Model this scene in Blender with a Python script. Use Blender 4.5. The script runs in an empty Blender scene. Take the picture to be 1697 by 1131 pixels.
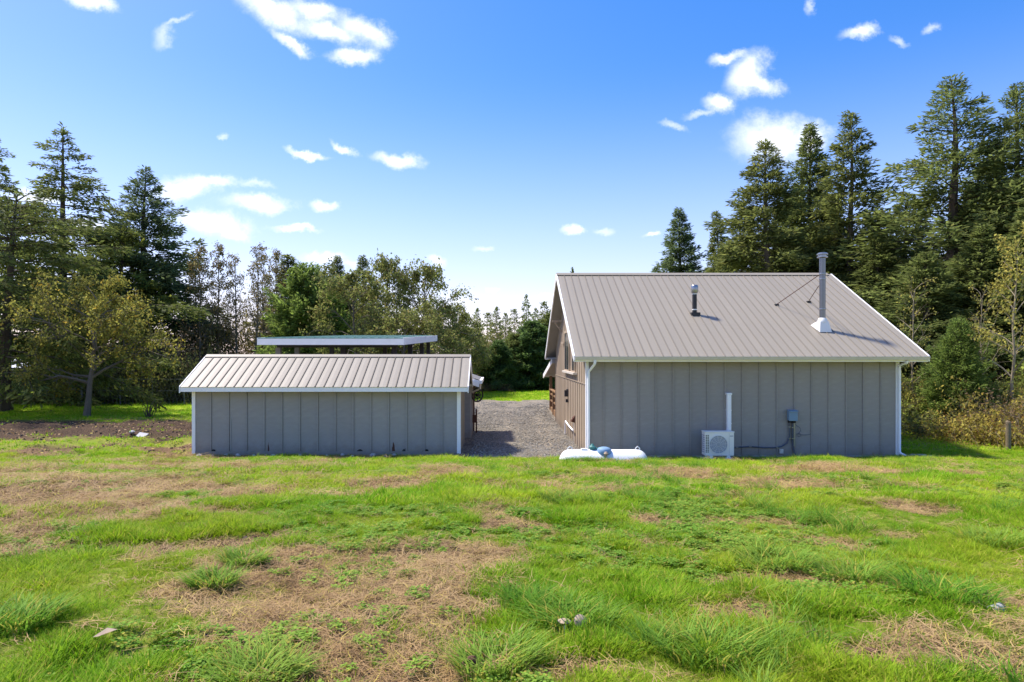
import bpy, math, random
import numpy as np
from mathutils import Vector, Matrix

scene = bpy.context.scene
COL = scene.collection
R = math.radians

# ------------------------------------------------------------------ camera, sky, sun, exposure
EYE, FPX, U0, V0 = 3.04, 1060.0, 822.0, 590.0
cam_d = bpy.data.cameras.new('camera')
cam = bpy.data.objects.new('camera', cam_d); COL.objects.link(cam)
cam.location = (0, 0, EYE); cam.rotation_euler = (R(90), 0, 0)
cam_d.sensor_width = 36; cam_d.lens = 36 * FPX / 1697
cam_d.shift_x = (848.5 - U0) / 1697; cam_d.shift_y = -(565.5 - V0) / 1697
cam_d.clip_start = 0.05; cam_d.clip_end = 3000
scene.camera = cam

SUN_DIR = Vector((-0.62, 0.31, 1.12)).normalized()
SUN_EL = math.asin(SUN_DIR.z); SUN_AZ = math.atan2(SUN_DIR.x, SUN_DIR.y)
sun_d = bpy.data.lights.new('sun', 'SUN'); sun = bpy.data.objects.new('sun', sun_d); COL.objects.link(sun)
sun_d.energy = 3.0; sun_d.angle = R(4.5); sun_d.color = (1, .93, .82)
sun.rotation_euler = (-SUN_DIR).to_track_quat('-Z', 'Y').to_euler(); sun.location = (-30, 10, 40)

scene.view_settings.view_transform = 'Standard'; scene.view_settings.look = 'None'
scene.view_settings.gamma = 1; scene.view_settings.use_curve_mapping = False
scene.view_settings.exposure = 1.22
scene.render.engine = 'CYCLES'
scene.cycles.max_bounces = 6; scene.cycles.diffuse_bounces = 3; scene.cycles.glossy_bounces = 2
scene.cycles.transmission_bounces = 3; scene.cycles.transparent_max_bounces = 4
scene.cycles.use_denoising = True

SKY_STRENGTH = 0.108
CLOUDS = [  # direction of each cloud (x/y, z/y), half sizes, tilt
 (1282,232,66,38,0),(1345,228,30,24,0),(1240,128,42,26,-.9),(1212,97,30,10,-.2),(1260,140,36,16,.3),(1190,170,26,12,.4),
 (350,370,62,20,.1),(300,312,62,19,-.1),(345,300,40,10,-.1),(430,333,55,15,0),(538,337,20,9,0),(375,384,36,9,.15),
 (600,50,48,22,.5),(545,52,60,16,.35),(450,22,58,22,.4),(585,93,42,12,0),(480,68,36,10,.5),(520,20,46,14,.1),
 (148,8,42,12,.25),(1425,55,32,13,-.1),(660,263,40,12,.15),(508,257,32,6,.05),(565,239,20,8,.5),
 (495,379,40,6,.1),(720,435,18,9,.2),(945,382,18,8,0),(817,482,12,4,0),(890,497,26,7,0),(540,432,36,8,0),
 (140,378,50,14,0),(1085,389,14,5,0),(60,330,60,12,0),(-160,240,90,30,.1),(-330,120,120,40,0),(1900,330,90,30,0),(2080,120,120,44,.2),
 (300,-160,120,40,.2),(900,-260,140,50,.1),(1400,-330,160,50,-.1)]
WISPS = [(272,60,26,16,-.8),(290,40,40,6,-.5),(370,226,11,6,0),(1000,382,22,8,0),(800,411,22,6,0),(1492,70,20,8,.3),(1545,48,18,10,-.5),
 (1160,182,40,7,-.3),(1340,10,10,14,0),(1110,205,30,7,.2),(760,505,40,8,0),(640,480,40,10,0),(420,300,40,8,.1),(585,440,26,7,0)]

def make_world():
    w = bpy.data.worlds.new('World'); scene.world = w; w.use_nodes = True
    nt = w.node_tree; nt.nodes.clear(); N = nt.nodes.new; L = nt.links.new
    def val(x):
        return x
    def math_(op, a, b=None, c=None, clamp=False):
        n = N('ShaderNodeMath'); n.operation = op; n.use_clamp = clamp
        for i, q in enumerate((a, b, c)):
            if q is None: continue
            if isinstance(q, (int, float)): n.inputs[i].default_value = q
            else: L(q, n.inputs[i])
        return n.outputs[0]
    def vm(op, a, b=None):
        n = N('ShaderNodeVectorMath'); n.operation = op
        for i, q in enumerate((a, b)):
            if q is None: continue
            if isinstance(q, tuple): n.inputs[i].default_value = q
            else: L(q, n.inputs[i])
        return n.outputs[1] if op == 'LENGTH' else n.outputs[0]
    tc = N('ShaderNodeTexCoord'); sep = N('ShaderNodeSeparateXYZ'); L(tc.outputs['Generated'], sep.inputs[0])
    ay = math_('MAXIMUM', math_('ABSOLUTE', sep.outputs[1]), .12)
    px = math_('DIVIDE', sep.outputs[0], ay); pz = math_('DIVIDE', sep.outputs[2], ay)
    cb = N('ShaderNodeCombineXYZ'); L(px, cb.inputs[0]); L(pz, cb.inputs[1])
    P = cb.outputs[0]
    def noise(scale, detail, rough=.6):
        n = N('ShaderNodeTexNoise'); n.inputs['Scale'].default_value = scale; n.inputs['Detail'].default_value = detail
        n.inputs['Roughness'].default_value = rough; L(P, n.inputs['Vector']); return n
    n1 = noise(9, 5); n2 = noise(26, 9, .72)
    warp = vm('SCALE', vm('SUBTRACT', n1.outputs['Color'], (.5, .5, .5))); warp.node.inputs['Scale'].default_value = .05
    warp2 = vm('SCALE', vm('SUBTRACT', n2.outputs['Color'], (.5, .5, .5))); warp2.node.inputs['Scale'].default_value = .028
    PW = vm('ADD', vm('ADD', P, warp), warp2)
    def field(lst):
        q = None
        for (u, v, ru, rv, a) in lst:
            d = vm('SUBTRACT', PW, ((u - U0) / FPX, (V0 - v) / FPX, 0))
            rot = N('ShaderNodeVectorRotate'); rot.rotation_type = 'Z_AXIS'; rot.inputs['Angle'].default_value = a
            L(d, rot.inputs['Vector'])
            l = vm('LENGTH', vm('MULTIPLY', rot.outputs[0], (FPX / ru, FPX / rv, 0)))
            q = l if q is None else math_('SMOOTH_MIN', q, l, .5)
        return q
    def dens(q, lo, hi, amt):
        m = N('ShaderNodeMapRange'); m.interpolation_type = 'SMOOTHSTEP'
        L(math_('ADD', q, math_('MULTIPLY', math_('SUBTRACT', n2.outputs['Fac'], .46), amt)), m.inputs[0])
        m.inputs[1].default_value = lo; m.inputs[2].default_value = hi; m.inputs[3].default_value = 1; m.inputs[4].default_value = 0
        return m.outputs[0]
    d1 = dens(field(CLOUDS), .15, 1.5, 1.25)
    d2 = math_('MULTIPLY', dens(field(WISPS), .1, 1.2, 1.0), .5)
    d = math_('MAXIMUM', d1, d2)
    d = math_('MULTIPLY', d, .97)
    sky = N('ShaderNodeTexSky'); sky.sky_type = 'NISHITA'; sky.sun_disc = False
    sky.sun_elevation = SUN_EL; sky.sun_rotation = SUN_AZ; sky.air_density = 1.0; sky.dust_density = .6; sky.ozone_density = 1.6
    hsv = N('ShaderNodeHueSaturation'); hsv.inputs['Saturation'].default_value = 1.45; hsv.inputs['Value'].default_value = 1.0
    L(sky.outputs[0], hsv.inputs['Color'])
    # thin high veil that whitens the sky low down
    el = N('ShaderNodeMapRange'); el.interpolation_type = 'SMOOTHSTEP'; L(sep.outputs[2], el.inputs[0])
    el.inputs[1].default_value = -.02; el.inputs[2].default_value = .42; el.inputs[3].default_value = .55; el.inputs[4].default_value = .0
    veil = N('ShaderNodeMix'); veil.data_type = 'RGBA'; L(el.outputs[0], veil.inputs['Factor']); tint = vm('MULTIPLY', hsv.outputs[0], (1.22, .855, 1.0)); L(tint, veil.inputs['A'])
    veil.inputs['B'].default_value = (3.7, 4.15, 4.9, 1)
    mix = N('ShaderNodeMix'); mix.data_type = 'RGBA'; L(d, mix.inputs['Factor']); L(veil.outputs['Result'], mix.inputs['A'])
    mix.inputs['B'].default_value = (5.2, 5.4, 5.7, 1)
    bg = N('ShaderNodeBackground'); bg.inputs['Strength'].default_value = SKY_STRENGTH; L(mix.outputs['Result'], bg.inputs['Color'])
    out = N('ShaderNodeOutputWorld'); L(bg.outputs[0], out.inputs['Surface'])
make_world()

# ------------------------------------------------------------------ noise and ground height
def vnoise(x, y, seed=0):
    x = np.asarray(x, float); y = np.asarray(y, float)
    xi = np.floor(x).astype(np.int64); yi = np.floor(y).astype(np.int64); fx = x - xi; fy = y - yi
    def h(a, b):
        n = (a * 374761393 + b * 668265263 + seed * 974634777) & 0xffffffff
        n = ((n ^ (n >> 13)) * 1274126177) & 0xffffffff
        return ((n ^ (n >> 16)) & 0xffff) / 65535.0
    fx = fx * fx * (3 - 2 * fx); fy = fy * fy * (3 - 2 * fy)
    return (h(xi, yi) * (1 - fx) + h(xi + 1, yi) * fx) * (1 - fy) + (h(xi, yi + 1) * (1 - fx) + h(xi + 1, yi + 1) * fx) * fy
def fbm(x, y, seed=0, o=4):
    s = 0; a = .5; t = 0
    for i in range(o):
        s = s + a * vnoise(np.asarray(x) * 2 ** i + 17.3 * i, np.asarray(y) * 2 ** i - 9.1 * i, seed + i); t += a; a *= .5
    return s / t
def sstep(a, b, x):
    t = np.clip((np.asarray(x, float) - a) / (b - a), 0, 1); return t * t * (3 - 2 * t)
def gz0(x, y):
    x = np.asarray(x, float); y = np.asarray(y, float)
    t = np.clip((y - 2.5) / 16.3, 0, 1)
    z = 1.52 * (1 - t) + .16 * np.sin(np.pi * t) ** 1.0 * sstep(0, .5, t)
    z = z + np.clip(2.5 - y, 0, 14) * .02
    z = z + .30 * sstep(27, 36, y) * sstep(-12, -4, x) + np.clip(y - 60, 0, 400) * .006
    return z
def gz(x, y):
    x = np.asarray(x, float); y = np.asarray(y, float)
    k = 1 - .75 * sstep(17.5, 19, y) * (1 - sstep(30, 40, y))
    left = sstep(-8.8, -10.2, x) * sstep(17.0, 19.5, y) * sstep(31, 28, y)
    bump = (fbm(x * .8, y * .8, 3, 3) - .5) * .20 + (fbm(x * 3, y * 3, 9, 3) - .5) * .055
    rough = (fbm(x * 1.1, y * 1.6, 5, 5) - .5) * .60 * left
    return gz0(x, y) + bump * k * sstep(80, 40, y) + rough
def at(u, v):
    a = (u - U0) / FPX; b = (V0 - v) / FPX
    y = 1.6
    for i in range(4000):
        if EYE + b * y <= gz0(a * y, y): break
        y += .02
    return a * y, y
def G(x, y): return float(gz(x, y))

# patches of bare soil and straw on the slope, in metres: x, y, half width, half depth, darkness
PATCH = []
for (u, v, ru, rv, dk) in [(600,1080,185,75,.12),(560,1000,130,55,.12),(600,1040,170,95,.1),(690,960,120,45,.1),(500,935,110,28,.15),(790,930,80,26,.25),(330,902,80,14,.9),(200,905,90,16,.7),(440,893,60,9,.8),
    (90,862,120,26,.3),(60,905,80,14,.5),(230,850,110,16,.3),(150,812,150,16,.45),(400,815,60,7,.6),(1660,1005,60,26,.1),(1620,1095,90,40,.15),(1440,1090,50,22,.4),
    (1005,818,36,10,.5),(1140,786,45,7,.2),(1195,862,46,8,.3),(1085,862,46,8,.25),(740,786,46,6,.3),(640,800,60,7,.3),(560,820,50,6,.3),(1400,900,50,9,.1),(1250,960,80,10,.1),
    (1300,800,60,6,.1),(1520,845,50,8,.4),(1230,1010,60,16,.2),(330,985,60,12,.2),(240,925,60,9,.4),(960,1120,60,16,.3),(1400,780,80,6,.1),(860,870,50,7,.4),(280,1128,60,14,.2)]:
    x, y = at(u, v); x2, y2 = at(u, v - rv); x3, y3 = at(u, v + rv)
    PATCH.append((x, (y2 + y3) / 2, ru / FPX * y, max((y2 - y3) / 2, .12), dk))
def soil(x, y):
    """bare-soil amount and darkness"""
    x = np.asarray(x, float); y = np.asarray(y, float)
    nx = (fbm(x * 1.3, y * 1.3, 21, 4) - .5); ny = (fbm(x * 4.5, y * 4.5, 31, 3) - .5)
    b = np.zeros_like(x); dk = np.zeros_like(x)
    for (cx, cy, rx, ry, d) in PATCH:
        q = np.sqrt(((x - cx) / rx) ** 2 + ((y - cy) / ry) ** 2) * .80 + nx * .85 + ny * .75
        m = sstep(1.2, .8, q); b = np.maximum(b, m); dk = np.maximum(dk, m * d)
    # thin, patchy turf over the left of the slope
    lz = sstep(-1.0, -6.5, x) * sstep(6.5, 8.5, y) * sstep(17.5, 15.5, y)
    m = lz * sstep(.43, .57, fbm(x * .7 + 3, y * 1.5, 41, 5)); b = np.maximum(b, m * .95); dk = np.maximum(dk, m * .45 * sstep(.4, .7, fbm(x * 2, y * 3, 44, 3)))
    # churned ground beside the shed
    cz = sstep(-8.3, -9.8, x + nx * 2) * sstep(17.3, 18.9, y + nx * 2.5) * sstep(31.2, 29.4, y + nx * 4)
    gr = sstep(.50, .60, fbm(x * .55, y * .8, 51, 4)) * sstep(25, 22, y)
    m = cz * (1 - gr); b = np.maximum(b, m); dk = np.maximum(dk, m * (.40 + .70 * sstep(20.5, 24.0, y + nx * 3)))
    # trodden strip along the foot of both buildings
    m = sstep(18.5, 19.2, y + nx * 1.3) * sstep(20.5, 20, y) * sstep(-9.8, -9.2, x) * sstep(13, 12.3, x); b = np.maximum(b, m * .85); dk = np.maximum(dk, m * .55)
    m = sstep(.60, .68, fbm(x * .9 - 8, y * 1.2, 61, 4)) * sstep(19, 17, y); b = np.maximum(b, m * .7)
    return np.clip(b, 0, 1), np.clip(dk, 0, 1)

# ------------------------------------------------------------------ materials
def mat(name, col, rough=.8, var=.12, nscale=6, metal=0, bump=0, bscale=40, spec=.3, coord='Object', per_obj=.0, stretch=None, dirt=None, leaf=False, island=.0, hue=None, clump=0, splash=False):
    m = bpy.data.materials.new(name); m.use_nodes = True; nt = m.node_tree
    N = nt.nodes.new; L = nt.links.new; b = nt.nodes['Principled BSDF']
    b.inputs['Roughness'].default_value = rough; b.inputs['Metallic'].default_value = metal; b.inputs['Specular IOR Level'].default_value = spec
    tc = N('ShaderNodeTexCoord'); src = tc.outputs[coord]
    if coord == 'World':
        src = N('ShaderNodeNewGeometry').outputs['Position']
    if stretch:
        mp = N('ShaderNodeMapping'); mp.inputs['Scale'].default_value = stretch; L(src, mp.inputs[0]); src = mp.outputs[0]
    n = N('ShaderNodeTexNoise'); n.inputs['Scale'].default_value = nscale; n.inputs['Detail'].default_value = 5; L(src, n.inputs['Vector'])
    fac = n.outputs['Fac']
    def ma(op, a, b_):
        q = N('ShaderNodeMath'); q.operation = op
        for i, z in enumerate((a, b_)):
            if isinstance(z, (int, float)): q.inputs[i].default_value = z
            else: L(z, q.inputs[i])
        return q.outputs[0]
    v = ma('ADD', ma('MULTIPLY', ma('SUBTRACT', fac, .5), var * 3), 1.0)
    if per_obj:
        oi = N('ShaderNodeObjectInfo'); v = ma('ADD', v, ma('MULTIPLY', ma('SUBTRACT', oi.outputs['Random'], .5), per_obj))
    if island:
        g = N('ShaderNodeNewGeometry'); v = ma('ADD', v, ma('MULTIPLY', ma('SUBTRACT', g.outputs['Random Per Island'], .5), island))
    if clump:
        n3 = N('ShaderNodeTexNoise'); n3.inputs['Scale'].default_value = .8; n3.inputs['Detail'].default_value = 2; L(tc.outputs['Object'], n3.inputs['Vector'])
        v = ma('ADD', v, ma('MULTIPLY', ma('SUBTRACT', n3.outputs['Fac'], .5), clump))
    v = ma('MAXIMUM', v, .15)
    rgb = N('ShaderNodeRGB'); rgb.outputs[0].default_value = (*col, 1); c = rgb.outputs[0]
    if hue:
        mx = N('ShaderNodeMix'); mx.data_type = 'RGBA'; L(c, mx.inputs['A']); mx.inputs['B'].default_value = (*hue[0], 1)
        g = N('ShaderNodeNewGeometry'); mr = N('ShaderNodeMapRange'); L(g.outputs['Random Per Island'], mr.inputs[0])
        q = ma('MULTIPLY', g.outputs['Random Per Island'], 7.31); q = ma('FRACT', q, 0)
        L(q, mr.inputs[0]); mr.inputs[1].default_value = 1 - hue[1]; mr.inputs[2].default_value = 1 - hue[1] + .15
        L(mr.outputs[0], mx.inputs['Factor']); c = mx.outputs['Result']
    if dirt:
        mx = N('ShaderNodeMix'); mx.data_type = 'RGBA'; L(c, mx.inputs['A']); mx.inputs['B'].default_value = (*dirt[0], 1)
        n2 = N('ShaderNodeTexNoise'); n2.inputs['Scale'].default_value = dirt[2]; n2.inputs['Detail'].default_value = 7; n2.inputs['Roughness'].default_value = .7
        L(src, n2.inputs['Vector']); mr = N('ShaderNodeMapRange'); L(n2.outputs['Fac'], mr.inputs[0]); mr.inputs[1].default_value = .52; mr.inputs[2].default_value = .75; mr.inputs[4].default_value = dirt[1]
        L(mr.outputs[0], mx.inputs['Factor']); c = mx.outputs['Result']
    if splash:
        gp = N('ShaderNodeNewGeometry'); sx = N('ShaderNodeSeparateXYZ'); L(gp.outputs['Position'], sx.inputs[0])
        n4 = N('ShaderNodeTexNoise'); n4.inputs['Scale'].default_value = 3.5; n4.inputs['Detail'].default_value = 7; n4.inputs['Roughness'].default_value = .75; L(gp.outputs['Position'], n4.inputs['Vector'])
        mr = N('ShaderNodeMapRange'); L(ma('SUBTRACT', ma('MULTIPLY', n4.outputs['Fac'], 1.0), sx.outputs[2]), mr.inputs[0]); mr.inputs[1].default_value = .12; mr.inputs[2].default_value = .5; mr.inputs[4].default_value = .75
        mx = N('ShaderNodeMix'); mx.data_type = 'RGBA'; L(mr.outputs[0], mx.inputs['Factor']); L(c, mx.inputs['A']); mx.inputs['B'].default_value = (.26, .22, .18, 1); c = mx.outputs['Result']
    sc = N('ShaderNodeVectorMath'); sc.operation = 'SCALE'; L(c, sc.inputs[0]); L(v, sc.inputs['Scale'])
    L(sc.outputs[0], b.inputs['Base Color'])
    if bump:
        nb = N('ShaderNodeTexNoise'); nb.inputs['Scale'].default_value = bscale; nb.inputs['Detail'].default_value = 4; L(src, nb.inputs['Vector'])
        bp = N('ShaderNodeBump'); bp.inputs['Strength'].default_value = bump; bp.inputs['Distance'].default_value = .02; L(nb.outputs['Fac'], bp.inputs['Height']); L(bp.outputs[0], b.inputs['Normal'])
    if leaf:
        tr = N('ShaderNodeBsdfTranslucent'); L(sc.outputs[0], tr.inputs['Color'])
        ms = N('ShaderNodeMixShader'); ms.inputs[0].default_value = leaf if isinstance(leaf, float) else .35
        L(b.outputs[0], ms.inputs[1]); L(tr.outputs[0], ms.inputs[2]); L(ms.outputs[0], nt.nodes['Material Output'].inputs['Surface'])
    return m
M = {}
M['siding'] = mat('grey_siding', (.320,.290,.262), .75, .07, 3, bump=.25, bscale=30, stretch=(1,1,4), per_obj=.11, dirt=((.40,.37,.33),.6,2.2), splash=True)
M['shed_siding'] = mat('shed_grey_siding', (.335,.318,.305), .75, .07, 3, bump=.25, bscale=30, stretch=(1,1,4), per_obj=.11, dirt=((.42,.395,.36),.65,1.8), splash=True)
M['sunlit_tan_siding'] = mat('sunlit_tan_siding', (.40,.315,.225), .78, .07, 3, bump=.2, bscale=30, per_obj=.04, splash=True)  # same house paint as the front, with warm sunlight put into the tan colour
M['roof'] = mat('taupe_metal_roof', (.305,.270,.208), .5, .05, .6, spec=.4, per_obj=.06, dirt=((.26,.23,.175),.55,1.2))
M['shed_roof'] = mat('shed_metal_roof', (.315,.282,.220), .5, .05, .8, spec=.4, per_obj=.08, dirt=((.25,.225,.18),.6,1.5))
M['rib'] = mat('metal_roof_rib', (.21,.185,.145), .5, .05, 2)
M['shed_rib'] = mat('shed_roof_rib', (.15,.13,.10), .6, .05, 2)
M['white'] = mat('white_trim_paint', (.95,.94,.94), .55, .04, 4, dirt=((.74,.73,.71),.35,3))
M['gutter'] = mat('cream_gutter', (.68,.62,.53), .45, .05, 3, dirt=((.42,.40,.34),.4,4))
M['soffit'] = mat('soffit_board', (.30,.28,.26), .8, .08, 3)
M['dark'] = mat('dark_void', (.03,.028,.027), .9)
M['glass'] = mat('window_glass', (.04,.05,.06), .08, .02, 1, spec=.6)
M['brownwood'] = mat('brown_stained_wood', (.26,.15,.075), .75, .12, 5, stretch=(3,3,.6))
M['darkpost'] = mat('dark_post_wood', (.045,.042,.045), .8, .1, 5)
M['rust'] = mat('rust', (.10,.045,.03), .85, .25, 12, bump=.3)
M['iron'] = mat('black_iron', (.022,.020,.020), .6, .15, 10)
M['greenroof'] = mat('green_metal_roof', (.22,.36,.30), .5, .05, 1)
M['beige'] = mat('beige_plastic', (.66,.65,.60), .45, .03, 4)
M['ac'] = mat('cream_enamel', (.90,.87,.80), .4, .02, 3, spec=.4)
M['acgrille'] = mat('grey_fan_grille', (.42,.43,.46), .5, .03, 3)
M['acdark'] = mat('fan_recess', (.40,.42,.47), .6, .05, 3)
M['concrete'] = mat('concrete', (.42,.41,.40), .9, .08, 8, bump=.3)
M['boxblue'] = mat('blue_grey_box', (.20,.30,.40), .45, .05, 3)
M['conduit'] = mat('grey_conduit', (.10,.11,.14), .5, .05, 5)
M['galv'] = mat('galvanised_steel', (.33,.34,.36), .32, .08, 9, metal=.85, spec=.5)
M['stainless'] = mat('stainless_flue', (.20,.205,.215), .34, .06, 7, metal=1.0, spec=.5)
M['blackpipe'] = mat('dark_vent_pipe', (.045,.045,.048), .5, .08, 6, metal=.4)
M['flash'] = mat('white_flashing', (.80,.79,.76), .5, .04, 5)
M['tank'] = mat('white_tank_paint', (.84,.85,.85), .5, .04, 2.5, dirt=((.55,.53,.47),.4,2.6))
M['tankdome'] = mat('faded_blue_plastic', (.20,.34,.50), .55, .14, 7, dirt=((.40,.47,.55),.6,5))
M['teal'] = mat('teal_regulator', (.07,.22,.20), .5, .1, 8)
M['stone'] = mat('pale_stone', (.46,.44,.41), .9, .15, 9, bump=.4, per_obj=.3)
M['greystone'] = mat('grey_stone', (.25,.235,.205), .9, .15, 9, bump=.4, per_obj=.4)
M['scrap'] = mat('white_scrap', (.42,.42,.43), .6, .08, 6)
M['mushroom'] = mat('pale_mushroom', (.42,.32,.23), .7, .15, 14)
M['bark'] = mat('fir_bark', (.085,.065,.05), .95, .2, 8, bump=.6, bscale=14)
M['greybark'] = mat('grey_bark', (.16,.135,.105), .95, .2, 8, bump=.4, bscale=18)
M['palebark'] = mat('pale_alder_bark', (.30,.25,.17), .9, .2, 8, bump=.3, bscale=18)
M['fence_post'] = mat('weathered_fence_post', (.20,.155,.10), .9, .15, 9, bump=.4)
M['fence'] = mat('fence_wire', (.20,.20,.19), .6, .1, 8)
M['farwall'] = mat('blue_grey_cladding', (.20,.22,.27), .7, .06, 2)
M['farroof'] = mat('pale_grey_roof', (.48,.50,.54), .6, .06, 2)
def leafm(key, col, hue=None, tr=.55, island=.9, clump=.9):
    M[key] = mat(key + '_foliage', col, .7, .05, 2, spec=.2, leaf=tr, island=island, hue=hue, clump=clump, per_obj=.15)
leafm('fir', (0.165,0.205,0.058), ((.19,.20,.06),.18))
leafm('olivefir', (0.175,0.205,0.056), ((.21,.21,.06),.2))
leafm('bluefir', (0.140,0.190,0.075), ((.10,.13,.06),.15))
leafm('hemlock', (0.150,0.185,0.046), ((.15,.16,.045),.22))
leafm('limefir', (0.240,0.270,0.050), ((.18,.20,.05),.3))
leafm('cedar', (0.130,0.210,0.060), ((.09,.13,.04),.2))
leafm('youngfir', (0.200,0.280,0.060), ((.16,.21,.06),.22))
leafm('alder', (0.209,0.184,0.076), ((.21,.145,.05),.3))
leafm('willow', (0.240,0.270,0.075), ((.25,.215,.08),.3))
leafm('apple', (0.285,0.280,0.060), ((.38,.27,.045),.2))
leafm('maple', (0.420,0.390,0.090), ((.36,.285,.06),.3))
leafm('bramble', (0.470,0.400,0.090), ((.36,.21,.07),.25))
leafm('shrubgreen', (0.400,0.460,0.090), ((.24,.2,.06),.25))
leafm('brownshrub', (0.240,0.174,0.108), ((.25,.16,.07),.3))
leafm('darkhedge', (0.150,0.170,0.060), ((.14,.12,.05),.25))

def grassm(name, col, col2, tr=.45, obj=.5):
    m = bpy.data.materials.new(name); m.use_nodes = True; nt = m.node_tree; N = nt.nodes.new; L = nt.links.new
    b = nt.nodes['Principled BSDF']; b.inputs['Roughness'].default_value = .6; b.inputs['Specular IOR Level'].default_value = .12
    g = N('ShaderNodeNewGeometry'); oi = N('ShaderNodeObjectInfo')
    n = N('ShaderNodeTexNoise'); n.inputs['Scale'].default_value = .55; n.inputs['Detail'].default_value = 5; L(g.outputs['Position'], n.inputs['Vector'])
    def ma(op, a, b_):
        q = N('ShaderNodeMath'); q.operation = op
        for i, z in enumerate((a, b_)):
            if isinstance(z, (int, float)): q.inputs[i].default_value = z
            else: L(z, q.inputs[i])
        return q.outputs[0]
    f = ma('ADD', ma('MULTIPLY', ma('SUBTRACT', n.outputs['Fac'], .5), 3.2), ma('ADD', ma('MULTIPLY', oi.outputs['Random'], .45), ma('MULTIPLY', g.outputs['Random Per Island'], .3)))
    mr = N('ShaderNodeMapRange'); L(f, mr.inputs[0])
    mx = N('ShaderNodeMix'); mx.data_type = 'RGBA'; L(mr.outputs[0], mx.inputs['Factor']); mx.inputs['A'].default_value = (*col, 1); mx.inputs['B'].default_value = (*col2, 1)
    # a few dry blades
    dr = ma('GREATER_THAN', ma('FRACT', ma('ADD', ma('MULTIPLY', g.outputs['Random Per Island'], 9.7), oi.outputs['Random']), 0), .88)
    md = N('ShaderNodeMix'); md.data_type = 'RGBA'; L(ma('MULTIPLY', dr, .8), md.inputs['Factor']); L(mx.outputs['Result'], md.inputs['A']); md.inputs['B'].default_value = (.50,.42,.08,1)
    v = ma('ADD', .75, ma('MULTIPLY', g.outputs['Random Per Island'], obj))
    sc = N('ShaderNodeVectorMath'); sc.operation = 'SCALE'; L(md.outputs['Result'], sc.inputs[0]); L(v, sc.inputs['Scale'])
    L(sc.outputs[0], b.inputs['Base Color'])
    t = N('ShaderNodeBsdfTranslucent'); L(sc.outputs[0], t.inputs['Color']); ms = N('ShaderNodeMixShader'); ms.inputs[0].default_value = tr
    L(b.outputs[0], ms.inputs[1]); L(t.outputs[0], ms.inputs[2]); L(ms.outputs[0], nt.nodes['Material Output'].inputs['Surface'])
    M[name] = m
grassm('lawn_grass', (.195,.39,.012), (.375,.48,.028))
grassm('tall_grass', (.145,.32,.028), (.28,.42,.06))
grassm('clover_leaf', (.16,.33,.03), (.28,.43,.06))
grassm('dry_straw', (.46,.32,.150), (.35,.225,.10), .15)
grassm('far_grass', (.20,.41,.012), (.34,.48,.022))

def ground_mat():
    m = bpy.data.materials.new('ground_soil'); m.use_nodes = True; nt = m.node_tree; N = nt.nodes.new; L = nt.links.new
    b = nt.nodes['Principled BSDF']; b.inputs['Roughness'].default_value = .95; b.inputs['Specular IOR Level'].default_value = .1
    g = N('ShaderNodeNewGeometry'); P = g.outputs['Position']
    def noise(s, d, r=.6):
        n = N('ShaderNodeTexNoise'); n.inputs['Scale'].default_value = s; n.inputs['Detail'].default_value = d; n.inputs['Roughness'].default_value = r; L(P, n.inputs['Vector']); return n.outputs['Fac']
    def mix(f, a, c):
        mx = N('ShaderNodeMix'); mx.data_type = 'RGBA'
        L(f, mx.inputs['Factor'])
        for k, q in (('A', a), ('B', c)):
            if isinstance(q, tuple): mx.inputs[k].default_value = (*q, 1)
            else: L(q, mx.inputs[k])
        return mx.outputs['Result']
    def ramp(f, lo, hi):
        mr = N('ShaderNodeMapRange'); L(f, mr.inputs[0]); mr.inputs[1].default_value = lo; mr.inputs[2].default_value = hi; return mr.outputs[0]
    a1 = N('ShaderNodeAttribute'); a1.attribute_name = 'soil'; a2 = N('ShaderNodeAttribute'); a2.attribute_name = 'dark'
    n1 = noise(1.2, 6); n2 = noise(22, 6, .7); n3 = noise(90, 4, .7); n4 = noise(6, 5)
    turf = mix(ramp(n2, .35, .65), (.14,.19,.02), (.36,.32,.09)); turf = mix(ramp(n1, .4, .65), turf, (.19,.26,.022))
    far = N('ShaderNodeMapRange'); sp = N('ShaderNodeSeparateXYZ'); L(P, sp.inputs[0]); L(sp.outputs[1], far.inputs[0]); far.inputs[1].default_value = 26; far.inputs[2].default_value = 34
    fturf = mix(ramp(n1, .35, .65), (.26,.40,.015), (.36,.43,.04)); turf = mix(far.outputs[0], turf, fturf)
    straw = mix(ramp(n2, .36, .62), (.24,.155,.072), (.45,.31,.15)); straw = mix(ramp(n3, .35, .6), (.14,.09,.055), straw); straw = mix(ramp(n4, .42, .7), straw, (.25,.15,.085))
    dark = mix(ramp(n2, .4, .62), (.035,.024,.018), (.13,.083,.052)); dark = mix(ramp(n3, .55, .7), dark, (.26,.19,.12))
    md = N('ShaderNodeMath'); md.operation = 'MULTIPLY_ADD'; L(n4, md.inputs[0]); md.inputs[1].default_value = .8; md.inputs[2].default_value = -.4
    ad = N('ShaderNodeMath'); ad.operation = 'ADD'; ad.use_clamp = True; L(a2.outputs['Fac'], ad.inputs[0]); L(md.outputs[0], ad.inputs[1])
    s = mix(ad.outputs[0], straw, dark); c = mix(a1.outputs['Fac'], turf, s)
    L(c, b.inputs['Base Color'])
    bp = N('ShaderNodeBump'); bp.inputs['Strength'].default_value = .7; bp.inputs['Distance'].default_value = .03
    av = N('ShaderNodeMath'); av.operation = 'ADD'; L(n2, av.inputs[0]); L(n3, av.inputs[1]); L(av.outputs[0], bp.inputs['Height']); L(bp.outputs[0], b.inputs['Normal'])
    return m
M['ground'] = ground_mat()
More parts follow.
